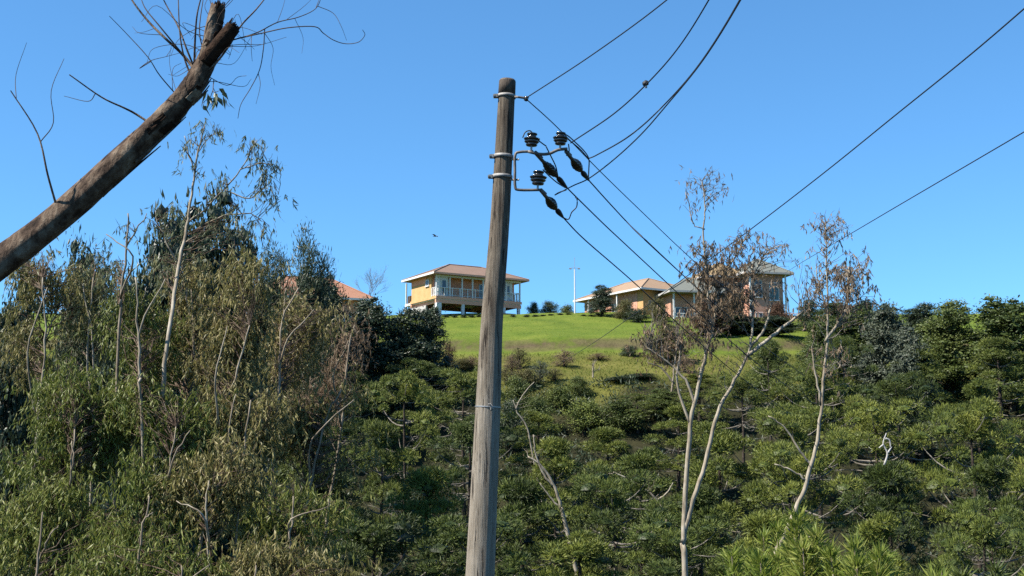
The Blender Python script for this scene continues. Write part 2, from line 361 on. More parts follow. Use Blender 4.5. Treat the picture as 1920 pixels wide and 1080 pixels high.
M['glass_green'] = glass_mat('green_window_glass', (.03, .07, .06))
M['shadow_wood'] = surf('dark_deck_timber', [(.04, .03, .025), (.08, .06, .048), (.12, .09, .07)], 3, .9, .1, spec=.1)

def hip_roof(x0, x1, y0, y1, ze, zr, ov=.8, th=.16):
    """hipped roof solid, ridge along the longer side; returns roof, fascia boards, ridge and hip caps"""
    X0, X1, Y0, Y1 = x0 - ov, x1 + ov, y0 - ov, y1 + ov
    if X1 - X0 >= Y1 - Y0:
        h = (Y1 - Y0) / 2; R0 = (X0 + h, (Y0 + Y1) / 2, zr); R1 = (X1 - h, (Y0 + Y1) / 2, zr); lng = True
    else:
        h = (X1 - X0) / 2; R0 = ((X0 + X1) / 2, Y0 + h, zr); R1 = ((X0 + X1) / 2, Y1 - h, zr); lng = False
    zt = ze + th
    V = [(X0, Y0, ze), (X1, Y0, ze), (X1, Y1, ze), (X0, Y1, ze), (X0, Y0, zt), (X1, Y0, zt), (X1, Y1, zt), (X0, Y1, zt), R0, R1]
    g = G()
    if lng: quads = [(4, 5, 9, 8), (6, 7, 8, 9)]; tris = [(5, 6, 9), (7, 4, 8)]
    else: quads = [(5, 6, 9, 8), (7, 4, 8, 9)]; tris = [(4, 5, 8), (6, 7, 9)]
    g.add(V, quads + [(3, 2, 1, 0), (0, 1, 5, 4), (1, 2, 6, 5), (2, 3, 7, 6), (3, 0, 4, 7)])
    g.f.append(np.array(tris)); g.r.append(np.full(2, .5))
    t = .045; fas = []
    fas.append(bxs(((X0 - t, Y0 - t, ze - .04), (X1 + t, Y0 - .003, zt + .015))))
    fas.append(bxs(((X0 - t, Y1 + .003, ze - .04), (X1 + t, Y1 + t, zt + .015))))
    fas.append(bxs(((X0 - t, Y0 - .003, ze - .04), (X0 - .003, Y1 + .003, zt + .015))))
    fas.append(bxs(((X1 + .003, Y0 - .003, ze - .04), (X1 + t, Y1 + .003, zt + .015))))
    caps = G()
    A = [np.array(v, float) for v in V]
    prs = [(8, 9)] + ([(4, 8), (7, 8), (5, 9), (6, 9)] if lng else [(4, 8), (5, 8), (6, 9), (7, 9)])
    for a, b in prs: tube(caps, [A[a] + (0, 0, .02), A[b] + (0, 0, .02)], .075, 6)
    return g, fas, caps
def put_roof(h, roof_mat, *a, boards=None, **k):
    g, fas, caps = hip_roof(*a, **k)
    r = part('roof', g, roof_mat, h)
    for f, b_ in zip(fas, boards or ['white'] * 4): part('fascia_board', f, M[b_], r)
    part('ridge_cap', caps, roof_mat, r)
    return r
def window(h, a, b, axis, pane=M['glass'], frame=M['white'], bars=1, proud=.05):
    """a window between corners a and b on a plane facing along -axis ('x' or 'y')"""
    (x0, y0, z0), (x1, y1, z1) = a, b
    t = .07
    fr = G()
    if axis == 'y':
        y = y0
        box(fr, (x0, y - proud, z0), (x0 + t, y + .02, z1)); box(fr, (x1 - t, y - proud, z0), (x1, y + .02, z1))
        box(fr, (x0 + t, y - proud, z1 - t), (x1 - t, y + .02, z1)); box(fr, (x0 + t, y - proud, z0), (x1 - t, y + .02, z0 + t))
        for k in range(bars):
            xm = x0 + (x1 - x0) * (k + 1) / (bars + 1); box(fr, (xm - .025, y - proud, z0 + t), (xm + .025, y + .02, z1 - t))
        w = part('window', fr, frame, h); part('pane', bxs(((x0 + t, y - .012, z0 + t), (x1 - t, y + .01, z1 - t))), pane, w)
        part('sill', bxs(((x0 - .05, y - .12, z0 - .07), (x1 + .05, y + .01, z0 - .002))), frame, w)
    else:
        x = x0
        box(fr, (x - proud, y0, z0), (x + .02, y0 + t, z1)); box(fr, (x - proud, y1 - t, z0), (x + .02, y1, z1))
        box(fr, (x - proud, y0 + t, z1 - t), (x + .02, y1 - t, z1)); box(fr, (x - proud, y0 + t, z0), (x + .02, y1 - t, z0 + t))
        for k in range(bars):
            ym = y0 + (y1 - y0) * (k + 1) / (bars + 1); box(fr, (x - proud, ym - .025, z0 + t), (x + .02, ym + .025, z1 - t))
        w = part('window', fr, frame, h); part('pane', bxs(((x - .012, y0 + t, z0 + t), (x + .01, y1 - t, z1 - t))), pane, w)
        part('sill', bxs(((x - .12, y0 - .05, z0 - .07), (x + .01, y1 + .05, z0 - .002))), frame, w)
    return w
def railing(h, p0, p1, z0, z1, step=1.0, mat=None, posts=True):
    """white handrail with uprights (each its own piece) and thin bars"""
    mat = mat or M['white']; p0 = np.array(p0, float); p1 = np.array(p1, float); L = np.linalg.norm(p1 - p0); n = max(1, int(round(L / step)))
    r = part('handrail', tube(G(), [(*p0, z1), (*p1, z1)], .045, 6), mat, h)
    part('bottom_rail', tube(G(), [(*p0, z0 + .12), (*p1, z0 + .12)], .03, 6), mat, r)
    for k in range(n + 1):
        q = p0 + (p1 - p0) * k / n
        part('upright', bxs(((q[0] - .045, q[1] - .045, z0), (q[0] + .045, q[1] + .045, z1 - .03))), mat, r)
    g = G()
    for k in range(int(L / .17)):
        q = p0 + (p1 - p0) * (k + .5) * .17 / L; tube(g, [(*q, z0 + .12), (*q, z1)], .012, 4, False)
    setp(part('thin_bars', g, mat, r), kind='stuff')

# --- the stilt house left of the utility pole
PH = math.radians(31)
base = at(818, 594, 140)
h1 = empty('stilt_house', base, 'yellow and terracotta house on white stilts with brown hipped roof, behind the utility pole', 'house', rz=PH)
W, D = 11.5, 6.7; z0, z1, z2 = 1.68, 2.52, 5.0
for u in (.2, 3.6, 7.2, 9.2, W - .25):
    for v in (.2, D - .3): part('pillar', bxs(((u - .16, v - .16, -.6), (u + .16, v + .16, z0))), M['white'], h1)
part('pillar', bxs(((-.02, -.12, -.6), (.62, .34, z0 - .002))), M['white'], h1)
part('floor_slab', bxs(((0.06, .06, z0 + .42), (W - .06, D, z1 - .02))), M['white'], h1)
for v in (.04, D - .3): part('floor_beam', bxs(((-.05, v, z0), (W + .05, v + .24, z0 + .42))), M['beam'], h1)
for u in (.3, 4.2, 8.0, W - .5): part('cross_beam', bxs(((u, .3, z0 + .05), (u + .22, D - .32, z0 + .415))), M['beam'], h1)
part('deck_edge', bxs(((-.08, -.06, z0 + .5), (W + .08, .055, z1 - .03))), M['beam'], h1)
part('deck_edge', bxs(((-.08, .058, z0 + .5), (.055, D, z1 - .03))), M['wall_yellow'], h1)
# upper walls: side in yellow, front behind the veranda in terracotta
side = part('wall', bxs(((.08, 1.5, z1 - .02), (.26, D, z2))), M['wall_yellow'], h1)
front = part('wall', bxs(((.262, 1.5, z1 - .02), (W - .27, 1.68, z2))), M['wall_terra'], h1)
part('wall', bxs(((.262, D - .2, z1 - .02), (W - .27, D - .02, z2))), M['wall_terra'], h1)
part('wall', bxs(((W - .268, 1.5, z1 - .02), (W - .08, D, z2))), M['wall_terra'], h1)
part('upper_wall_band', bxs(((.05, 2.7, z2 - .75), (.078, D - .02, z2 - .01))), M['wall_terra'], h1)  # terracotta strip along the top of the side wall
window(h1, (.05, 2.0, z1 + 1.35), (.05, 2.9, z2 - .35), 'x')
# white bay at the near corner and white door bay at the far end
bay = part('white_bay', bxs(((.5, .30, z1 - .01), (1.72, 1.495, z2 - .02))), M['white'], h1)
window(h1, (.8, .30, z1 + .05), (1.45, .30, z1 + 1.95), 'y', bars=0)
part('white_bay', bxs(((W - 2.3, .45, z1 - .01), (W - .95, 1.495, z2 - .02))), M['white'], h1)
window(h1, (W - 2.75, 1.5, z1 + .03), (W - 2.32, 1.5, z1 + 2.0), 'y', bars=0)
window(h1, (W - 1.9, .45, z1 + .8), (W - 1.3, .45, z1 + 1.9), 'y', bars=0)
for a, b in ((6.5, 7.5),): window(h1, (a, 1.5, z1 + .05), (b, 1.5, z1 + 1.95), 'y')
for u in (.08, .38, 1.82, 3.45, 4.85, 6.3, 7.8, 9.5, W - .1):
    part('veranda_post', bxs(((u - .075, .06, z1 - .02), (u + .075, .21, z2 - .002))), M['white'], h1)
part('veranda_lintel', bxs(((-.02, .04, z2 - .22), (W + .02, .235, z2 - .004))), M['white'], h1)
railing(h1, (.1, .13), (W - .1, .13), z1, z1 + 1.0)
railing(h1, (.1, .25), (.1, 1.4), z1, z1 + 1.0, .55)
railing(h1, (W - .1, .25), (W - .1, 1.4), z1, z1 + 1.0, .55)
# porch at the back left
part('porch_floor', bxs(((-.05, D + .01, z1 - .5), (1.6, D + 1.5, z1 - .2))), M['white'], h1)
part('porch_post', bxs(((.0, D + 1.3, z1 - .2), (.14, D + 1.44, z2 - .1))), M['white'], h1)
part('porch_post', bxs(((.0, D + 1.3, -.8), (.14, D + 1.44, z1 - .502))), M['white'], h1)
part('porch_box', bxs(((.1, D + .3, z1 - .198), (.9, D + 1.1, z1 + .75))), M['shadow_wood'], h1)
put_roof(h1, M['roof_brown'], 0, W, 0, D + .4, z2, 6.9, ov=.7, boards=['beam', 'beam', 'white', 'beam'])  # sunlight put into colour: left fascia white, shaded boards in beam tone
# stair and lower rooms under the floor
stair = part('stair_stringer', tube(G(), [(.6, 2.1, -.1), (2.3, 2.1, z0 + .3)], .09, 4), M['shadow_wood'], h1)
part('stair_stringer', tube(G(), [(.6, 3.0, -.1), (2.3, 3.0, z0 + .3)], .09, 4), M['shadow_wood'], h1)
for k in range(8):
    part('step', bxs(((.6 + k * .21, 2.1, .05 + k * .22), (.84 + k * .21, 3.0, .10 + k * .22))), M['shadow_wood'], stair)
low = part('lower_room', bxs(((W - 3.4, -.3, -.7), (W - .9, 1.4, .95))), M['wall_yellow'], h1)
for a in (W - 3.0, W - 1.75): part('opening', bxs(((a, -.33, .2), (a + .55, -.302, .72))), M['glass'], low)
part('lower_wall', bxs(((W - 3.4, 3.6, -.5), (W - .4, 3.8, z0 + .03))), M['wall_terra'], h1)
part('lower_wall', bxs(((.1, 2.9, -.5), (.3, D - .35, z0 - .003))), M['concrete'], h1)
part('lower_wall', bxs(((1.0, 6.3, -.5), (3.3, 6.5, z0 + .03))), M['concrete'], h1)

# --- the tiled house at the left, mostly behind trees
base = at(590, 600, 128); base[2] = ground_z(base[0], base[1]) - .1
h0 = empty('tiled_house', base, 'house with red clay tile roof and white gable board, half hidden behind trees at left', 'house', rz=math.radians(18))
part('wall', bxs(((-6.3, 0, -.6), (5.6, 7, 3.7))), M['wall_terra'], h0)
window(h0, (-3.8, 0, 1.0), (-2.4, 0, 2.2), 'y'); window(h0, (2.4, 0, 1.0), (3.9, 0, 2.2), 'y')
put_roof(h0, M['roof_red'], -6.3, 5.6, 0, 7, 3.7, 6.5, ov=.8)
g = G(); tube(g, [(2.0, 3.5, 6.3), (2.0, 3.5, 6.9)], .03, 5); part('antenna_post', g, M['white'], h0)
g = G(); lathe(g, (2.0, 3.45, 7.0), (.5, -.6, .5), [(0, .03), (.03, .16), (.1, .27), (.11, .27)], 12); part('antenna_dish', g, M['white'], h0)

# --- the low orange roofed house right of the white mast
base = at(1206, 594, 141); base[2] = ground_z(base[0], base[1]) - .1
h2 = empty('low_house', base, 'long low house with orange tile roof and white eaves, right of the white mast', 'house', rz=PH)
part('wall', bxs(((.1, .1, -.8), (7.4, 12.2, 3.05))), M['wall_yellow'], h2)
part('brown_wall_panel', bxs(((.07, 1.2, -.5), (.098, 12.1, 3.04))), M['wall_brick'], h2)
for v in (2.4, 5.0, 7.6, 10.2): window(h2, (.07, v, .9), (.07, v + 1.3, 2.0), 'x')
window(h2, (.9, .1, .8), (2.1, .1, 1.9), 'y', pane=M['glass_green'])
put_roof(h2, M['roof_orange'], 0, 7.4, 0, 12.3, 3.05, 5.15, ov=.9)
for v in (4.2, 7.2, 10.2): part('eave_post', bxs(((-.7, v, -.8), (-.56, v + .14, 3.02))), M['white'], h2)

# --- the large house with several roofs at the right
base = at(1262, 596, 137.5); base[2] = ground_z(base[0], base[1]) - .1
h3 = empty('large_house', base, 'large red-brown house with grey and tan hipped roofs and a raised deck at right', 'house', rz=math.radians(12))
part('wall', bxs(((.3, 1.6, -1.2), (6.4, 8, 3.2))), M['wall_brick'], h3)                 # porch wing
window(h3, (.8, 1.6, .6), (2.3, 1.6, 1.7), 'y'); window(h3, (3.4, 1.6, .2), (4.8, 1.6, 2.0), 'y')
for u in (.1, 2.55, 5.2): part('porch_post', bxs(((u, .1, -1.2), (u + .16, .26, 3.2))), M['white'], h3)
railing(h3, (.3, .18), (5.2, .18), -.1, .8)
put_roof(h3, M['roof_grey'], 0, 6.4, 0, 8, 3.2, 5.4, ov=.5, boards=['concrete'] * 4)
part('wall', bxs(((5.2, 2.4, -1.2), (10.0, 9, 5.4))), M['wall_brick'], h3)                # middle block
window(h3, (6.7, 2.4, 3.8), (7.9, 2.4, 4.9), 'y'); window(h3, (8.4, 2.4, 3.8), (9.4, 2.4, 4.9), 'y')
put_roof(h3, M['roof_tan'], 5.0, 10.0, 2.2, 9, 5.4, 7.5, ov=.55, boards=['concrete'] * 4)
part('wall', bxs(((9.4, .2, -.3), (13.6, 6, 5.6))), M['wall_brick'], h3)                 # right block
window(h3, (10.1, .2, 2.9), (11.0, .2, 4.9), 'y', bars=1); window(h3, (11.9, .2, 2.6), (13.1, .2, 4.7), 'y', pane=M['glass_green'], bars=1)
window(h3, (10.1, .2, .1), (11.0, .2, 1.2), 'y')
for u in (9.25, 13.65): part('corner_post', bxs(((u, -.35, -.3), (u + .16, -.19, 5.59))), M['white'], h3)
put_roof(h3, M['roof_grey'], 9.2, 13.8, 0, 6, 5.6, 7.75, ov=.75, boards=['concrete'] * 4)
part('deck', bxs(((6.0, -2.6, -.42), (15.6, .15, -.2))), M['wall_brick'], h3)
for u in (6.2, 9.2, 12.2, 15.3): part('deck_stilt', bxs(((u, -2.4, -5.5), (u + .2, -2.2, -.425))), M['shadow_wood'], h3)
part('deck_shade_wall', bxs(((6.0, -.3, -5.0), (15.4, -.05, -.43))), M['shadow_wood'], h3)  # dark sheet, its colour standing in for the shade under the deck
railing(h3, (6.1, -2.5), (15.5, -2.5), -.2, .75, mat=M['wall_brick'])
part('pink_door', bxs(((8.2, 2.36, -.2), (9.1, 2.395, 1.8))), M['white'], h3)

# --- the white mast on the lawn
b = at(1078, 588, 141); b[2] = ground_z(b[0], b[1])
mast = empty('lamp_mast', b, 'tall thin white lamp mast standing on the lawn edge between the houses', 'mast')
part('pole', tube(G(), [(0, 0, -.3), (0, 0, 5.2)], [.09, .07], 8), M['white'], mast)
part('tip_rod', tube(G(), [(0, 0, 5.2), (0, 0, 6.6)], .025, 6), M['steel'], mast)
part('cross_arm', tube(G(), [(-.55, 0, 5.35), (.55, 0, 5.35)], .03, 6), M['steel'], mast)
for s_ in (-.5, .5): part('lamp', bxs(((s_ - .14, -.12, 5.2), (s_ + .14, .12, 5.34))), M['steel'], mast)

# ------------------------------------------------------------------ the utility pole
YP = 14.0
cx = [(900, 1080, 53), (916, 740, 45.5), (922.5, 600, 41), (937, 420, 36.5), (951.5, 151, 31)]
C3 = [at(a, b_, YP) for a, b_, w in cx]
lo = C3[0] + (C3[0] - C3[1]) * 0.9
gz = float(ground_z(lo[0], YP)); lo = C3[0] + (C3[0] - C3[1]) * ((C3[0][2] - gz + 1.2) / (C3[1][2] - C3[0][2]))
up = empty('utility_pole', (lo[0], YP, gz), 'tall weathered wooden utility pole with insulators and cables in the foreground', 'utility pole')
pts = smoothline([lo] + C3, 10); zz = pts[:, 2]
rad_z = [c[2] for c in [lo] + C3]; rad_r = [.185] + [w * mpp(YP) / 2 for _, _, w in cx]
R = np.interp(zz, rad_z, rad_r)
rng = np.random.default_rng(2)
n = 40; ang = np.arange(n) * 2 * math.pi / n
dense = np.linspace(0, len(pts) - 1, 140); idx = np.arange(len(pts))
PP = np.stack([np.interp(dense, idx, pts[:, k]) for k in range(3)], 1); RR = np.interp(dense, idx, R)
g = G(); tube(g, PP, RR, n)
V = g.v[0].reshape(len(PP), n, 3)
flute = 1 + .012 * np.sin(ang * 5 + 1)[None] + .008 * np.sin(ang * 11 + np.linspace(0, 3, len(PP))[:, None]) + .004 * rng.normal(0, 1, (1, n))
for a0, t0, t1 in ((20, .25, .5), (24, .45, .62), (22, .62, .8), (18, .1, .3), (27, .3, .55), (30, .7, .9), (16, .55, .75)):
    tt = np.linspace(0, 1, len(PP)); msk = (tt > t0) & (tt < t1); flute = np.broadcast_to(flute, (len(PP), n)).copy(); flute[msk, a0] -= .11; flute[msk, (a0 + 1) % n] -= .03
V[:] = PP[:, None] + (V - PP[:, None]) * flute[..., None]
shaft = wpart('shaft', g, M['pole'], up, True)
ax = unit(C3[4] - C3[3]); top = C3[4]
g = G(); lathe(g, top - ax * .18, ax, [(0, R[-1] * 1.05 + .002), (.17, R[-1] * 1.035), (.19, R[-1] * .9), (.195, R[-1] * .5)], 28); wpart('pole_cap', g, M['pole_top'], up, True)
def pole_point(py):
    """axis point and radius of the pole at photo height py"""
    ps = np.array([b_ for a, b_, w in cx][::-1], float)
    xx = np.interp(py, ps, [a for a, b_, w in cx][::-1]); ww = np.interp(py, ps, [w for a, b_, w in cx][::-1])
    return at(xx, py, YP), ww * mpp(YP) / 2
for py, hgt in ((181, .035), (294, .04), (332, .04)):
    c, r = pole_point(py); g = G(); lathe(g, c - ax * hgt / 2, ax, [(0, r + .004), (0, r + .013), (hgt, r + .013), (hgt, r + .004)], 28)
    bd = wpart('steel_band', g, M['rust_light'], up, True)
    g = G(); q = c + np.array([-r - .03, -.02, 0]); box(g, q - (.02, .03, .02), q + (.022, .03, .02)); tube(g, [q + (-.02, -.05, 0), q + (-.02, .06, 0)], .012, 6)
    wpart('band_clamp', g, M['rust_light'], bd)
c, r = pole_point(763); g = G(); lathe(g, c - ax * .006, ax, [(0, r + .002), (0, r + .007), (.012, r + .007), (.012, r + .002)], 24); tw = wpart('tie_wire', g, M['steel'], up)
kn = at(921, 762, YP - r - .02); g = G()
for k in range(7):
    d = rdir(rng, 1)[0]; tube(g, [kn - d * .02, kn + d * .045 + (0, -.01, 0)], .006, 5)
wpart('wire_knot', g, M['dead'], tw)

# bracket frame on the right side, arms and insulators
YB = 13.9
def A3(px, py, dy=0): return at(px, py, YB + dy)
g = G(); tube(g, smoothline([A3(1000, 284), A3(975, 285), A3(966, 291), A3(965.5, 322), A3(966, 350), A3(974, 356), A3(1014, 356)], 4), .017, 8)
br = wpart('bracket_frame', g, M['rust'], up, True)
for py in (299, 337):
    g = G(); tube(g, [pole_point(py)[0], A3(973, py)], .012, 6); wpart('bolt', g, M['steel'], br)
g = G(); tube(g, smoothline([A3(990, 284), A3(1012, 289), A3(1030, 288), A3(1046, 281), A3(1064, 279)], 3), .019, 8); wpart('bracket_arm', g, M['rust'], br, True)
g = G(); tube(g, [pole_point(181)[0], A3(972, 182), A3(985, 184)], .014, 6); sh = wpart('top_clevis', g, M['rust'], up)
g = G(); q = A3(986, 185); lathe(g, q - (0, 0, .03), (0.2, 0, 1), [(0, .012), (.01, .03), (.03, .022), (.05, .03), (.06, .012)], 10); wpart('spool', g, M['porcelain'], sh, True)
for px, py, s_ in ((996, 283, 1.0), (1050, 280, .95), (1008, 356, 1.05)):
    q = A3(px, py); axv = np.array([.06, 0, 1.0])
    g = G(); tube(g, [q, q + unit(axv) * .13], .013, 6); pin = wpart('insulator_pin', g, M['steel'], up)
    g = G(); prof = [(.055, .03), (.06, .062), (.075, .07), (.085, .05), (.095, .075), (.108, .09), (.118, .06), (.13, .09), (.143, .098), (.155, .066), (.165, .05), (.185, .05), (.192, .062), (.205, .06), (.212, .035)]
    lathe(g, q, axv, [(a * s_ * 1.02, b_ * s_) for a, b_ in prof], 18); wpart('pin_insulator', g, M['porcelain'], up, True)
# strain insulators in line with the outgoing conductors
STR = [((1003, 286), (1063, 352), 0.0, 14.9), ((1061, 284), (1104, 338), 0.0, 14.9), ((1014, 357), (1056, 408), 0.0, 14.9)]
ends = []
for (a, b_), (c_, d_), y0_, y1_ in STR:
    p0 = at(a, b_, YB); p1 = at(c_, d_, YB + .75); dv = p1 - p0; L = np.linalg.norm(dv); ends.append(p1)
    g = G(); tube(g, [p0, p0 + dv * .28], .022, 7); tube(g, [p0 + dv * .02 + (0, 0, .02), p0 + dv * .22 + (0, 0, .035)], .014, 6)
    cl = wpart('clamp', g, M['rust'], up, True)
    g = G(); prof = [(.24, .012), (.27, .025), (.30, .03)]
    for k in range(5):
        t = .32 + k * .062; w_ = (.042, .056, .062, .056, .042)[k]; prof += [(t, .028), (t + .012, w_), (t + .035, w_ * .96), (t + .05, .03)]
    prof += [(.66, .022), (.70, .014)]
    lathe(g, p0, dv, [(t * L, w_) for t, w_ in prof], 14); wpart('strain_insulator', g, M['porcelain'], up, True)
    g = G(); lathe(g, p0 + dv * .68, dv, [(0, .012), (.05 * L, .03), (.10 * L, .035), (.2 * L, .026), (.32 * L, .012)], 10); wpart('wedge_clamp', g, M['wire'], up, True)
# jumpers looping from conductor to conductor
def jumper(pp):
    g = G(); tube(g, smoothline([at(*q) for q in pp], 6), .0075, 6); wpart('jumper_cable', g, M['wire'], up, True)
jumper([(1046, 252, YB), (1062, 253, YB), (1080, 268, 14.1), (1096, 284, 14.3), (1104, 298, 14.5), (1104, 318, 14.6), (1103, 338, 14.65)])
jumper([(1056, 254, YB), (1070, 265, 14.0), (1088, 280, 14.2), (1102, 296, 14.4)])
jumper([(980, 258, YB), (985, 248, YB), (993, 245, YB), (998, 249, YB)])
jumper([(1003, 257, YB), (1013, 266, 14.0), (1024, 274, 14.1)])
jumper([(1024, 275, 14.0), (1034, 295, 14.1), (1042, 312, 14.2), (1046, 330, 14.3)])
jumper([(1018, 318, 13.9), (1030, 330, 14.1), (1044, 342, 14.3), (1060, 352, 14.6)])
jumper([(1056, 408, 14.65), (1066, 411, 14.65), (1072, 398, 14.6), (1081, 388, 14.6), (1082, 374, 14.6), (1079, 370, 14.9)])
jumper([(1066, 270, 13.9), (1067, 284, 13.95), (1062, 292, 13.95)])
jumper([(1040, 366, 14.0), (1048, 361, 14.0), (1062, 356, 14.0)])

# ------------------------------------------------------------------ overhead cables
def cable(name, label, pp, r=.008, group=None):
    P = smoothline([at(*q) if len(q) == 3 and not isinstance(q, np.ndarray) else np.asarray(q) for q in pp], 10)
    base = P[0]; g = G(); tube(g, P, r, 6)
    o = link(name, g.mesh(name, base, True), M['wire']); o.location = [float(c) for c in base]
    return setp(o, label, 'cable', group)
cable('overhead_cable', 'thin cable rising from the pole top clevis to the upper right', [(986, 184, YB), (1110, 103, 12.4), (1250, 0, 10.8), (1420, -150, 9.2), (1650, -380, 7.4)], .0065)
cable('overhead_cable', 'thin cable running down right from the pole top past the insulators toward the trees', [(986, 185, YB), (1045, 239, 14.8), (1129, 325, 16.4), (1224, 417, 18.6), (1282, 472, 20.2), (1345, 528, 22.6), (1430, 592, 27), (1500, 640, 33)], .0065)
cable('overhead_cable', 'dark cable with a small clamp, second from left rising to the upper right', [(1070, 268, 14.1), (1082, 260, 13.9), (1150, 214, 13.0), (1210, 160, 12.2), (1270, 92, 11.4), (1330, -2, 10.4), (1420, -170, 8.9), (1520, -380, 7.4)], .0075)
cable('overhead_cable', 'dark cable from beside the right insulator, upper of the close pair rising right', [(1104, 297, 14.5), (1120, 290, 14.2), (1180, 255, 12.2), (1240, 202, 12.5), (1310, 122, 11.5), (1388, -2, 10.3), (1500, -220, 8.6), (1600, -420, 7.3)], .0075)
cable('overhead_cable', 'dark cable from the lower insulator, lower of the close pair rising right', [(1042, 365, 14.2), (1075, 348, 14.3), (1105, 334, 14.2), (1150, 300, 13.7), (1200, 254, 13.0), (1245, 203, 12.4), (1318, 113, 11.3), (1392, -6, 10.1), (1508, -220, 8.4), (1610, -420, 7.1)], .0075)
cable('overhead_cable', 'lowest dark cable sloping down right from the lower strain insulator', [ends[2], at(1097, 450, 15.6), at(1190, 531, 18.0), at(1305, 637, 22.0), at(1400, 716, 27.0), at(1480, 775, 34.0)], .0085)
cable('overhead_cable', 'middle dark cable sloping down right from the left strain insulator', [ends[0], at(1082, 371, 15.0), at(1132, 420, 16.1), at(1164, 450, 17.0), at(1250, 530, 19.4), at(1325, 600, 22.4), at(1420, 682, 28.0), at(1500, 742, 35.0)], .0085)
cable('overhead_cable', 'upper dark cable sloping down right from the right strain insulator', [ends[1], at(1140, 378, 15.6), at(1179, 420, 16.6), at(1210, 450, 12.1), at(1285, 520, 19.8), at(1340, 570, 22.2), at(1430, 648, 28.0), at(1510, 706, 35.0)], .0085)
cable('overhead_cable', 'long cable crossing from the upper right corner down left across the low house', [(1960, -18, 19), (1820, 102, 21.5), (1680, 215, 24.5), (1545, 324, 28), (1410, 428, 33), (1285, 520, 41), (1200, 582, 50), (1117, 640, 66), (1060, 676, 88), (1030, 694, 100)], .014)
cable('overhead_cable', 'cable from the right edge sloping down left to the roof of the large house', [(1960, 224, 26), (1820, 306, 30), (1680, 388, 36), (1580, 447, 48), (1500, 494, 75), (1472, 512, 128)], .014)
q = at(1211, 156, 12.2); o = empty('cable_clamp', q, 'small dark clamp sitting on the second rising cable', 'clamp')
g = G(); lathe(g, q - (.03, 0, .02), (1, 0, .7), [(0, .012), (.01, .028), (.05, .03), (.065, .012)], 8); wpart('body', g, M['wire'], o, True)
g = G(); box(g, q - (.012, .012, .05), q + (.012, .012, -.01)); wpart('bolt', g, M['steel'], o)
# ------------------------------------------------------------------ trees: builders
ORD = ['first', 'second', 'third', 'fourth', 'fifth', 'sixth', 'seventh', 'eighth', 'ninth', 'tenth', 'eleventh', 'twelfth', 'thirteenth', 'fourteenth', 'fifteenth', 'sixteenth', 'seventeenth', 'eighteenth', 'nineteenth', 'twentieth']

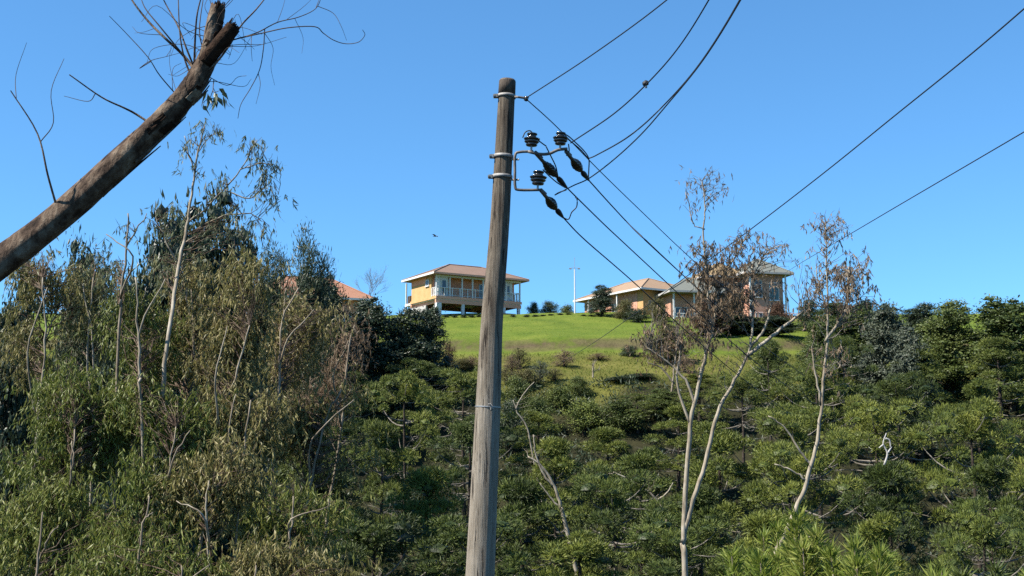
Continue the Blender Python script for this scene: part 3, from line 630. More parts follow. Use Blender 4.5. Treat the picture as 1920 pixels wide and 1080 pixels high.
def gum_tree(name, label, Yd, stems, ells, leafmat, bark, seed, LL=(.065, .135), WW=(.013, .023), cat='tree', group=None, droop=1.2, crad=.15, depth=.75, brmat=None, tan=None):
    """a gum sapling: stems through photo points, thin branches to leaf sprays spread through crown volumes"""
    rng = np.random.default_rng(seed); s = mpp(Yd)
    lines = []
    for k, (pp, r0, r1) in enumerate(stems):
        P = np.array([at(q[0], q[1], Yd + (q[2] if len(q) > 2 else 0)) for q in pp])
        if k == 0:
            gz_ = float(ground_z(P[0][0], P[0][1]))
            if P[0][2] > gz_:
                f = unit(P[0] - P[1]); f[2] = min(f[2], -.6); f = unit(f) 
                b = P[0] + f * (P[0][2] - gz_ + .3) / (-f[2]); P = np.vstack([b, P])
        Q = smoothline(P, 5); Q[1:-1] += rng.normal(0, .01, (len(Q) - 2, 3)); lines.append((Q, np.linspace(r0, r1, len(Q)) * s / 2))
    base = lines[0][0][0]
    root = empty(name, base, label, cat, group)
    g = G()
    for Q, r in lines[:1]: tube(g, Q, r * np.where(np.arange(len(Q)) < 3, 1.15, 1), 8)
    wpart('trunk', g, bark, root, True)
    if len(lines) > 1:
        for Q, r in lines[1:]:
            g = G(); tube(g, Q, r, 7); wpart('limb', g, bark, root, True)
    SP_ = np.concatenate([Q for Q, r in lines]); SR = np.concatenate([r for Q, r in lines])
    gb = G(); gl = G()
    sub = []
    for (px, py, rx, ry, nc, per) in ells:
        if rx < 65: sub.append((px, py, rx, ry, nc, per)); continue
        for _ in range(7):                                              # uneven crown: several smaller masses of unequal size
            a = rng.random() * 6.3; q = rng.random() ** .6; f = rng.uniform(.32, .62)
            sub.append((px + math.cos(a) * rx * q * .85, py + math.sin(a) * ry * q * .85, rx * f, ry * f * 1.1, max(4, int(nc * f * f * .5)), int(per * 1.8)))
    for (px, py, rx, ry, nc, per) in sub:
        for _ in range(nc):
            a = rng.normal(0, 1, 3); a = a / np.linalg.norm(a) * rng.random() ** .4
            c = at(px + a[0] * rx, py + a[1] * ry, Yd + a[2] * max(rx, 30) * s * depth)
            dist = np.linalg.norm((SP_ - c) * (1, 1, .8), axis=1) + np.where(SP_[:, 2] > c[2] - .1, .8, 0)
            i_ = int(np.argmin(dist * rng.uniform(1, 1.7, len(dist)) + rng.uniform(0, .25, len(dist)))); a0 = SP_[i_]; Lb = np.linalg.norm(c - a0)
            if Lb > .12 and Lb < 3.2:
                bp = bend(a0, c, rng, .06, .18, 6); tube(gb, bp, np.linspace(min(.009, SR[i_] * .6), .0025, 6), 4, False)
            else: bp = np.array([c, c])
            m_ = max(3, int(per * rng.uniform(.5, 1.5)))
            tt = rng.random(m_) ** .6
            if Lb < 3.2 and Lb > .12:
                k0 = np.clip((.45 + .55 * tt) * 5, 0, 4.99); f_ = (k0 % 1)[:, None]; ki = k0.astype(int); B = bp[ki] * (1 - f_) + bp[ki + 1] * f_
            else: B = np.repeat(c[None], m_, 0)
            nt_ = max(2, m_ // 9); sp = crad * rng.uniform(.6, 1.3)          # leaves hang along drooping twiglets
            o0 = np.where((rng.random(nt_) < .65)[:, None], c, B[rng.integers(0, m_, nt_)]) + rng.normal(0, 1, (nt_, 3)) * (sp, sp, sp * .7)
            dt = unit(np.stack([rng.normal(0, .5, nt_), rng.normal(0, .5, nt_), -droop * np.ones(nt_) + rng.normal(0, .4, nt_)], 1)); lt = rng.uniform(.12, .38, nt_) * (crad / .17)
            leaves(gb, o0, dt, lt * 1.05, .007, rng, None, .5)
            k_ = rng.integers(0, nt_, m_); q_ = rng.random(m_)
            Pn = o0[k_] + dt[k_] * (lt[k_] * q_)[:, None]
            D = unit(dt[k_] * .8 + rng.normal(0, .42, (m_, 3)) + np.array([0, 0, -.35 * droop]))
            r_ = np.clip(rng.random(m_) * .75 + rng.normal(.12, .14), 0, 1)
            leaves(gl, Pn, D, rng.uniform(*LL, m_), rng.uniform(*WW, m_), rng, r_, .4, rng.uniform(-.15, .15))
    setp(wpart('branches', gb, brmat or bark, root), kind='stuff'); wpart('crown', gl, leafmat, root)
    return root

def pompom(g, C, R, n, rng, L, W, flat=.62, along=None, stretch=1.0):
    """brush like heads: short stiff shoots lying close over a rounded mass, tips turned up and out"""
    m = len(C); R = np.broadcast_to(R, (m,)); k = np.repeat(np.arange(m), n)
    d = rdir(rng, m * n); d[:, 2] = np.where(d[:, 2] < -.35, -d[:, 2], d[:, 2]); rad = rng.uniform(.78, 1.02, m * n)
    lump = 1 + .22 * np.sin(d[:, 0] * 6 + k * 1.7) * np.cos(d[:, 1] * 6 + k * 2.3) + .12 * np.sin(d[:, 2] * 9 + d[:, 0] * 7 + k)
    o = d * (R[k] * rad * lump)[:, None] * np.array([1, 1, flat])
    if along is not None: o = o + along * (o @ along)[:, None] * (stretch - 1)
    P = C[k] + o
    tn = unit(np.cross(d, rdir(rng, m * n))); D = unit(tn * .65 + d * .65 + np.array([0, 0, .30]))
    r = np.clip(rng.random(m)[k] * .35 + rng.random(m * n) * .65, 0, 1)
    leaves(g, P, D, rng.uniform(.6, 1.3, m * n) * L, rng.uniform(.7, 1.3, m * n) * W, rng, r, .5, face=d + np.array([0, 0, .15]))
    for q in range(m): shade_core(g, C[q], R[q] * .6, flat, rng)
def shade_core(g, c, R, flat, rng):  # hidden solid added to shade the leaves around it
    """a lumpy dark toned solid added inside a leaf head to block light"""
    a = np.arange(6) * math.pi / 3; V = [(0, 0, 1)]
    V += [(math.cos(t) * .85, math.sin(t) * .85, .45) for t in a] + [(math.cos(t + .5), math.sin(t + .5), -.15) for t in a] + [(0, 0, -.35)]
    V = np.array(V) * rng.uniform(.75, 1.1, (14, 1)) * R * np.array([1, 1, flat]) + c
    g.add(V, [(0, 1 + k, 1 + (k + 1) % 6) for k in range(6)] + [(1 + k, 7 + k, 1 + (k + 1) % 6) for k in range(6)] + [(1 + (k + 1) % 6, 7 + k, 7 + (k + 1) % 6) for k in range(6)] + [(13, 7 + (k + 1) % 6, 7 + k) for k in range(6)], .12)
def araucaria(seed, H=12.0, Rm=4.6, flat=.5, low=.22, nw=8):
    """araucaria: straight trunk, whorls of long bare branches carrying brush like heads at their ends"""
    rng = np.random.default_rng(seed); gt = G(); gb = G(); gl = G()
    tz = np.linspace(-.6, H * .97, 12); P = np.stack([.08 * np.sin(tz * .5 + seed), .08 * np.cos(tz * .4), tz], 1)
    tube(gt, P, np.linspace(.24, .07, 12), 9)
    for k in range(11):                                                  # bare dead limbs below and inside the crown
        a = rng.random() * 6.3; zb = H * rng.uniform(max(.15, low - .25), low + .35); L = Rm * rng.uniform(.35, .95); dr = np.array([math.cos(a), math.sin(a), 0])
        e = dr * L + np.array([0, 0, zb + L * rng.uniform(-.12, .22)]); Bq = bend((0, 0, zb), e, rng, rng.uniform(-.08, .05), .10, 6); tube(gb, Bq, np.linspace(.045, .012, 6), 4, False)
        for q in range(3):
            c = Bq[3 + q % 2] + rng.normal(0, .35, 3) + dr * .5; tube(gb, [Bq[3 + q % 2], c], [.016, .006], 3, False)
    for w in range(nw):
        t = w / (nw - 1); zb = H * (low + (.93 - low) * t)
        Lr = Rm * (flat + (1 - flat) * (1 - t)) * (1.0 if t < .85 else .6) * rng.uniform(.85, 1.1)
        nb = int(rng.integers(4, 7)); a0 = rng.random() * 6.3
        for b in range(nb):
            a = a0 + b * 2 * math.pi / nb + rng.normal(0, .2); L = Lr * rng.uniform(.65, 1.12)
            dr = np.array([math.cos(a), math.sin(a), 0]); lat = np.array([-math.sin(a), math.cos(a), 0])
            s = np.linspace(0, 1, 7)
            rise = (.06 + .35 * t) * L; Z = zb + rng.normal(0, .15) + rise * s - (.12 - .05 * t) * L * np.sin(s * math.pi) + .12 * L * s ** 4
            B = dr * (L * s)[:, None] + lat * (rng.normal(0, .06) * L * s ** 2)[:, None]; B[:, 2] = Z
            tube(gb, B, np.linspace(.06, .02, 7), 5, False)
            R0 = rng.uniform(.75, 1.15) * (1 if L > 2 else .8)
            pompom(gl, np.array([B[-1] + (0, 0, .1) - dr * R0 * .4]), np.array([R0]), 580, rng, .27, .042, rng.uniform(.52, .72), dr, rng.uniform(1.0, 1.35))
            for q in range(int(rng.integers(0, 3))):
                i_ = int(rng.integers(3, 6)); c = B[i_] + lat * rng.choice([-1, 1]) * rng.uniform(.5, 1.0) * min(1.0, L * .3) + dr * rng.uniform(.1, .5) + np.array([0, 0, rng.uniform(.05, .3)])
                tube(gb, [B[i_], (B[i_] + c) / 2 + (0, 0, -.05), c], [.025, .02, .012], 4, False)
                pompom(gl, np.array([c]), np.array([rng.uniform(.4, .65)]), 280, rng, .25, .042, .65)
    C = np.stack([rng.normal(0, .45, 5), rng.normal(0, .45, 5), H * .95 + rng.uniform(-.4, .3, 5)], 1)
    pompom(gl, C, np.full(5, .6), 320, rng, .27, .042, .8)
    return gt.mesh('araucaria_trunk', None, True), gb.mesh('araucaria_branches'), gl.mesh('araucaria_tufts'), H, Rm
def broadleaf(seed, H=10.0, Rw=3.2, nclump=330, per=56, L=.26, W=.11, low=.12, lobes=9, needle=False):
    """dense tree with an uneven crown of many leaf clumps over real limbs"""
    rng = np.random.default_rng(seed); gt = G(); gb = G(); gl = G()
    tz = np.linspace(-.5, H * .8, 9); P = np.stack([.15 * np.sin(tz * .6 + seed), .12 * np.cos(tz * .5 + seed), tz], 1); tube(gt, P, np.linspace(.2, .05, 9), 8)
    lob = []
    for k in range(lobes):
        t = (k + .5) / lobes; a = k * 2.4 + rng.normal(0, .4)
        rr = Rw * (1 - .75 * t ** 1.6) * rng.uniform(.45, .8) ; zc = H * (low + (.95 - low) * t)
        lob.append((np.array([math.cos(a) * rr * .75, math.sin(a) * rr * .75, zc]), Rw * (.62 - .34 * t) * rng.uniform(.8, 1.2), H * .13 * rng.uniform(.8, 1.25)))
    lob.append((np.array([0, 0, H * .45]), Rw * .62, H * .33))
    for k in range(nclump):
        c0, ra, rz = lob[k % len(lob)]
        a = rdir(rng, 1)[0] * rng.random() ** .22; c = c0 + a * (ra, ra, rz)
        if c[2] < .25: c[2] = .25 + rng.random() * .4
        tb = P[min(8, max(1, int((c[2] / H - .12) * 9)))]
        if k % 3 == 0: tube(gb, bend(tb, c, rng, .03, .12, 5), np.linspace(.05, .012, 5), 4, False)
        if k % 2 == 0 and not needle: shade_core(gl, c, .26 * H / 10 + .05, .8, rng)
        m_ = int(per * rng.uniform(.6, 1.4)); out_ = unit(c - np.array([0, 0, H * .4]))
        Pn = c + rng.normal(0, 1, (m_, 3)) * (.3, .3, .2)
        if needle: D = unit(out_ * .4 + np.array([0, 0, .7]) + rng.normal(0, .6, (m_, 3)))
        else: D = unit(out_ * .5 + np.array([0, 0, -.1]) + rng.normal(0, .75, (m_, 3)))
        r_ = np.clip(rng.random(m_) * .6 + rng.normal(.2, .16), 0, 1)
        leaves(gl, Pn, D, rng.uniform(.6, 1.2, m_) * L, rng.uniform(.7, 1.2, m_) * W, rng, r_, .45, face=unit(Pn - c) + np.array([0, 0, .4]) + out_ * .3)
    return gt.mesh('tree_trunk', None, True), gb.mesh('tree_limbs'), gl.mesh('tree_crown'), H, Rw
VAR = {}
for k, (fl, lw, nw, Rm) in enumerate([(.35, .28, 5, 4.3), (.8, .66, 3, 5.0), (.3, .25, 6, 4.0), (.68, .5, 4, 5.0)]): VAR['a%d' % k] = araucaria(40 + k, 12.0, Rm, fl, lw, nw)
for k in range(3): VAR['b%d' % k] = broadleaf(70 + k, 10, (3.2, 2.6, 3.6)[k], lobes=(9, 12, 8)[k])
VAR['n0'] = broadleaf(90, 10, 2.7, 260, 60, .30, .05, .15, 11, True)
for k in range(2): VAR['s%d' % k] = broadleaf(80 + k, 3, 1.9, 110, 60, .17, .075, .15, 6)
VAR['t0'] = broadleaf(95, 3, 1.7, 100, 34, .14, .05, .2, 6)                                        # thin dry shrub
def stand(var, name, label, px, top, Yd, width, leafmat, group=None, bark=None, brm=None, rz=None, cat='tree', sink=0.0):
    tr, brn, cr, H, Rw = VAR[var]
    t = at(px, top, Yd); gz_ = float(ground_z(t[0], t[1])) - sink
    sz = max(.05, (t[2] - gz_) / (H * 1.04)); sx = width * mpp(Yd) / (2.25 * Rw)
    root = empty(name, (t[0], t[1], gz_), label, cat, group, rz if rz is not None else (px * 12.9898 + Yd * 7.3) % 6.28, (sx, sx, sz))
    for nm, me_, mt in (('trunk', tr, bark or M['bark_dark']), ('branches', brn, brm or M['bark_dark']), ('crown', cr, leafmat)):
        o = bpy.data.objects.new(nm, me_); COL.objects.link(o); o.parent = root
        if nm == 'branches': o['kind'] = 'stuff'
        if len(me_.materials) == 0: me_.materials.append(mt)
        o.material_slots[0].link = 'OBJECT'; o.material_slots[0].material = mt
    return root

# ------------------------------------------------------------------ araucaria wood in the valley
rows = [
 ('rearmost', 94, [(-20, 668), (130, 660), (280, 664), (660, 690), (790, 686), (1195, 738), (1310, 700), (1440, 648), (1580, 640), (1720, 652), (1870, 640)], 180),
 ('second rearmost', 80, [(30, 745), (640, 715), (760, 700), (870, 722), (1010, 762), (1140, 790), (1270, 762), (1390, 715), (1530, 700), (1680, 706), (1830, 700)], 225),
 ('middle', 66, [(-10, 830), (570, 782), (720, 790), (880, 800), (1040, 830), (1200, 848), (1350, 800), (1490, 786), (1640, 768), (1820, 780)], 270),
 ('second nearest', 54, [(610, 880), (800, 872), (980, 900), (1150, 915), (1310, 905), (1480, 868), (1660, 850), (1850, 868)], 300),
 ('nearest', 45, [(700, 985), (900, 990), (1090, 1000), (1270, 1000), (1440, 965), (1640, 955), (1840, 960)], 350)]
rng = np.random.default_rng(11)
for ri, (rn, Yr, lst, wpx) in enumerate(rows):
    for k, (px, top) in enumerate(lst):
        v = 'a%d' % int(rng.integers(0, 4)); Yd = Yr + rng.uniform(-4, 4)
        light = rng.random() < (.5 if px > 1000 else .25)
        stand(v, 'araucaria_pine', 'tufted green araucaria, %s from the left in the %s row of the wood' % (ORD[k], rn), px, top + rng.uniform(-14, 16), Yd, wpx * rng.uniform(.75, 1.15), M['leaf_arau_light'] if light else M['leaf_arau'], 'araucaria pines filling the valley', M['bark_dark'], M['branch_grey'])

# ------------------------------------------------------------------ dark trees behind the left thicket, trees along the crest
T = [
 ('b1', 'evergreen_tree', 'tall dark evergreen tree topping the thicket at left, behind the pale gum sapling', 380, 352, 48, 300, 'leaf_dark'),
 ('b0', 'evergreen_tree', 'dark evergreen tree left of the tallest one behind the gum saplings', 300, 408, 46, 260, 'leaf_dark'),
 ('b2', 'evergreen_tree', 'grey green tree right of the tallest evergreen, below the hanging gum sprays', 452, 415, 50, 250, 'leaf_blue'),
 ('n0', 'pine_tree', 'loose topped pine standing in front of the red tiled roof', 582, 446, 92, 180, 'leaf_dark'),
 ('n0', 'pine_tree', 'small pine with upright tips left of the red tiled roof', 515, 470, 94, 180, 'leaf_dark'),
 ('b0', 'evergreen_tree', 'dense dark tree below the right slope of the red tiled roof', 690, 560, 99, 220, 'leaf_dark'),
 ('b2', 'evergreen_tree', 'broad bluish dark tree left of the stilt house lawn', 758, 576, 101, 200, 'leaf_dark'),
 ('b1', 'evergreen_tree', 'bushy dark tree against the lawn, in front of the stilt house corner', 806, 574, 103, 110, 'leaf_dark'),
 ('b0', 'evergreen_tree', 'dark tree filling the gap below the small pine', 610, 520, 96, 200, 'leaf_dark'),
 ('b2', 'evergreen_tree', 'dark tree at the far left edge behind the gum saplings', 40, 470, 47, 220, 'leaf_dark'),
 ('b1', 'evergreen_tree', 'dark pointed tree between the far left edge and the leaning broken trunk', 165, 445, 49, 170, 'leaf_dark'),
 ('b0', 'evergreen_tree', 'dark low tree under the leaning broken trunk at left', 225, 545, 42, 200, 'leaf_dark'),
 ('b2', 'broadleaf_tree', 'mid green tree on the slope right of the raised deck', 1540, 588, 104, 130, 'leaf_mid'),
 ('b0', 'broadleaf_tree', 'mid green tree at the crest below the dense hanging gum crown', 1602, 572, 108, 170, 'leaf_mid'),
 ('b1', 'broadleaf_tree', 'bluish grey tree at the crest right of the gum crowns', 1662, 566, 100, 150, 'leaf_blue'),
 ('b0', 'broadleaf_tree', 'bluish grey tree below the crest, right of the mid green trees', 1700, 618, 92, 170, 'leaf_blue'),
 ('b2', 'broadleaf_tree', 'mid green crest tree second from the right edge', 1775, 562, 104, 210, 'leaf_mid'),
 ('b1', 'broadleaf_tree', 'mid green crest tree at the right edge', 1885, 556, 100, 220, 'leaf_mid'),
 ('b0', 'broadleaf_tree', 'green tree just below the dark shade of the raised deck', 1440, 640, 100, 110, 'leaf_mid'),
 ('b2', 'broadleaf_tree', 'green tree on the slope below the right end of the deck', 1530, 640, 98, 110, 'leaf_mid'),
 ('b1', 'broadleaf_tree', 'dark dense tree put in for the shade directly under the raised deck', 1392, 592, 124, 120, 'leaf_dark'),  # wide dense crown added to darken the space under the deck
 ('b0', 'broadleaf_tree', 'dark dense tree put in for the shade under the right half of the raised deck', 1452, 592, 123, 130, 'leaf_dark'),  # second dark crown added for the deck shade
 ('b2', 'broadleaf_tree', 'small dark tree in front of the white eaves of the low house', 1128, 533, 138, 72, 'leaf_dark'),
 ('s0', 'garden_bush', 'brown green bush in front of the long wall of the low house', 1172, 562, 136, 60, 'leaf_olive'),
 ('s1', 'garden_bush', 'dark bush at the near corner of the low house', 1195, 578, 133, 60, 'leaf_dark'),
 ('s0', 'garden_bush', 'olive bush in front of the grey porch roof of the large house', 1232, 560, 133, 60, 'leaf_olive'),
 ('b1', 'broadleaf_tree', 'reddish brown tree in front of the porch wing of the large house', 1325, 560, 122, 90, 'leaf_red'),
 ('b0', 'broadleaf_tree', 'brown olive tree in front of the tan roof of the large house', 1372, 534, 126, 70, 'leaf_gum_brown'),
 ('s1', 'garden_bush', 'red leaved bush beside the deck rail of the large house', 1455, 568, 132, 70, 'leaf_red'),
 ('b2', 'broadleaf_tree', 'dark shrubby tree right of the large house wall', 1515, 560, 128, 70, 'leaf_dark'),
 ('b1', 'broadleaf_tree', 'dark green crest tree right of the large house behind the leaning gum', 1565, 566, 122, 120, 'leaf_mid'),
 ('b0', 'broadleaf_tree', 'dark green crest tree behind the dense hanging gum crown', 1625, 566, 120, 120, 'leaf_dark'),
 ('b2', 'broadleaf_tree', 'broad dark crest tree between the bluish trees and the right edge', 1725, 568, 118, 150, 'leaf_dark'),
 ('t0', 'scrub_bush', 'ragged olive scrub just right of the pole above the dip', 948, 690, 104, 60, 'leaf_olive'),
 ('t0', 'scrub_bush', 'ragged brown scrub along the foot of the bank', 1120, 662, 113, 60, 'leaf_gum_brown'),
 ('s1', 'scrub_bush', 'green bush in the hollow left of the shaded hedge', 1095, 748, 95, 110, 'leaf_arau'),
 ('s0', 'scrub_bush', 'green bush in the hollow below the shaded hedge', 1165, 752, 94, 120, 'leaf_mid'),
 ('s1', 'scrub_bush', 'low green bush at the upper edge of the wood beside the pole', 1010, 742, 96, 90, 'leaf_mid'),
 ('b2', 'scrub_bush', 'mid green rounded bush at the upper edge of the wood left of the twin gum', 1240, 728, 97, 110, 'leaf_mid'),
 ('s0', 'scrub_bush', 'dark bush at the wood edge just right of the pole', 955, 752, 92, 90, 'leaf_dark'),
 ('t0', 'scrub_bush', 'pinkish brown scrub touching the right side of the utility pole below the lawn', 958, 664, 107, 50, 'leaf_gum_brown'),
 ('s1', 'scrub_bush', 'low olive scrub between the pole and the dry bushes', 985, 692, 103, 70, 'leaf_olive'),
 ('t0', 'scrub_bush', 'straw coloured scrub right of the grey green ragged bush', 1040, 690, 105, 60, 'leaf_olive'),
 ('s0', 'scrub_bush', 'leafy green scrub below the straw coloured bush', 1085, 706, 102, 70, 'leaf_mid'),
 ('t0', 'scrub_bush', 'brown twiggy scrub on the rough slope left of the pole', 886, 668, 110, 50, 'leaf_gum_brown'),
 ('s1', 'scrub_bush', 'low green scrub left of the pole above the araucarias', 858, 690, 104, 80, 'leaf_olive'),
 ('s0', 'scrub_bush', 'dark low scrub in the tree shade on the lower slope', 1160, 706, 104, 90, 'leaf_dark'),
 ('s0', 'garden_bush', 'round green bush just right of the stilt house', 1030, 565, 148, 50, 'leaf_dark'),
 ('s1', 'garden_bush', 'dark bush against the right end of the stilt house', 1000, 566, 147, 34, 'leaf_dark'),
 ('s1', 'garden_bush', 'pale green bush at the foot of the white mast', 1062, 572, 150, 46, 'leaf_mid'),
 ('t0', 'scrub_bush', 'dry brownish bush right of the utility pole on the rough slope', 975, 652, 110, 60, 'leaf_olive'),
 ('t0', 'scrub_bush', 'pinkish brown dry bush on the slope below the lawn edge', 1060, 655, 110, 62, 'leaf_gum_brown'),
 ('t0', 'scrub_bush', 'grey green ragged bush between the two dry bushes', 1015, 676, 104, 60, 'leaf_blue'),
 ('s0', 'scrub_bush', 'green bush on the slope right of the utility pole', 970, 706, 100, 80, 'leaf_mid'),
 ('s1', 'scrub_bush', 'green bush in the dip below the dry bushes', 1050, 724, 99, 90, 'leaf_arau'),
 ('s1', 'scrub_bush', 'dark reddish bush on the bank below the low house', 1240, 642, 114, 74, 'leaf_red'),
 ('s0', 'scrub_bush', 'dark bush on the bank left of the reddish one', 1180, 648, 115, 50, 'leaf_dark'),
 ('b2', 'scrub_bush', 'olive tree with thin crown on the slope below the low house', 1250, 600, 112, 90, 'leaf_olive'),
 ('s0', 'scrub_bush', 'dark hedge like bush casting shade on the lower slope', 1200, 700, 106, 110, 'leaf_dark'),
 ('s0', 'scrub_bush', 'olive scrub left of the utility pole below the lawn', 868, 672, 110, 70, 'leaf_olive'),
 ('t0', 'scrub_bush', 'thin dry scrub beside the dark bushy tree left of the pole', 842, 640, 112, 40, 'leaf_red'),
 ('t0', 'scrub_bush', 'thin dry bush under the olive tree on the slope', 1285, 668, 108, 60, 'leaf_gum_brown'),
]
for var, nm, lb, px, top, Yd, w, mt in T:
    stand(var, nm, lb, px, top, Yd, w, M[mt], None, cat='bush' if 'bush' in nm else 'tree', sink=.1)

# clipped shrubs along the lawn edge
for k, px in enumerate([836, 852, 870, 884, 898, 962, 988, 1004, 1018, 1033, 1050, 1066, 1094, 1108]):
    stand('s%d' % (k % 2), 'clipped_shrub', 'low dark clipped shrub on the lawn edge before the houses, %s from the left' % ORD[k], px, 589.6 + (k > 5) * .4 + (k > 11) * 2, 139.2 - (k > 11) * 1.5, 17 + (k * 5 % 4), M['leaf_dark'], 'clipped shrubs along the lawn edge', cat='shrub')

# ------------------------------------------------------------------ bare tree behind the red tiled roof
def bare_tree(name, label, px, py0, py1, Yd, seed, mat, lev=5, spread=.42, r0=.05):
    rng = np.random.default_rng(seed); a = at(px, py0, Yd); b = at(px, py1, Yd); H = b[2] - a[2]
    a[2] = float(ground_z(a[0], a[1])); root = empty(name, a, label, 'tree'); H = b[2] - a[2]
    g = G(); gb = G(); tube(g, bend(a, a + (0, 0, H * .45), rng, 0, .05), np.linspace(r0 * 1.5, r0, 6), 6); wpart('trunk', g, mat, root)
    def grow(p, d, L, r, k):
        e = p + d * L; tube(gb, bend(p, e, rng, 0, .12, 4), np.linspace(r, r * .6, 4), 4, False)
        if k == 0: return
        for _ in range(3): grow(p + d * L * rng.uniform(.5, 1), unit(d + rng.normal(0, spread, 3) + (0, 0, .18)), L * rng.uniform(.6, .85), r * .62, k - 1)
    for _ in range(4): grow(a + (0, 0, H * rng.uniform(.2, .42)), unit(np.array([0, 0, 1.0]) + rng.normal(0, .4, 3)), H * .22, r0 * .6, lev - 2)
    setp(wpart('branches', gb, mat, root), kind='stuff'); return root
bare_tree('bare_tree', 'leafless grey tree with fine upright twigs beside the red tiled roof', 690, 590, 480, 132, 4, M['branch_grey'], 6)
bare_tree('bare_tree', 'pale leafless sapling on the rough slope right of the utility pole', 1112, 740, 670, 106, 9, M['bark_pale'], 5, .4, .06)

# ------------------------------------------------------------------ gum thicket in the left foreground
L_ = M['leaf_gum']; LG = M['leaf_gum_green']; LR = M['leaf_gum_grey']; LB = M['leaf_gum_brown']; BP = M['bark_pale']; BT = M['bark_tan']
gum_tree('gum_sapling', 'tallest pale stemmed gum sapling with drooping leaf sprays against the sky at left', 20.5,
 [([(294, 860, -1.3), (300, 760, -1.3), (316, 630, -1.2), (334, 505, -.6), (350, 425, -.2), (361, 350), (371, 285), (384, 236)], 10, 2.5),
  ([(352, 418), (408, 368), (450, 318), (482, 262)], 4, 1.5), ([(420, 355), (468, 372), (500, 344)], 3, 1.5), ([(366, 322), (352, 285), (346, 255)], 3, 1.5),
  ([(348, 440), (420, 405), (470, 400), (490, 415)], 3.5, 1.5), ([(450, 318), (495, 305), (525, 320), (522, 365)], 2.5, 1), ([(337, 500), (300, 430), (292, 395)], 4, 1.5), ([(372, 285), (400, 250), (420, 262)], 2, 1)],
 [(397, 240, 28, 16, 16, 11), (350, 262, 18, 18, 10, 9), (480, 266, 26, 18, 14, 16), (503, 308, 26, 22, 18, 17), (494, 345, 24, 18, 12, 14), (372, 306, 14, 12, 6, 8), (425, 336, 14, 12, 7, 12), (436, 380, 20, 16, 8, 12), (520, 368, 10, 16, 6, 13), (400, 356, 24, 18, 9, 8),
  (486, 418, 6, 18, 6, 14), (506, 432, 6, 10, 3, 12), (322, 410, 50, 40, 40, 11), (420, 430, 62, 36, 38, 11), (330, 490, 64, 60, 40, 20), (495, 468, 8, 12, 3, 10)], LR, BP, 1, droop=1.3, crad=.11, depth=.6, brmat=M['bark_gum'])
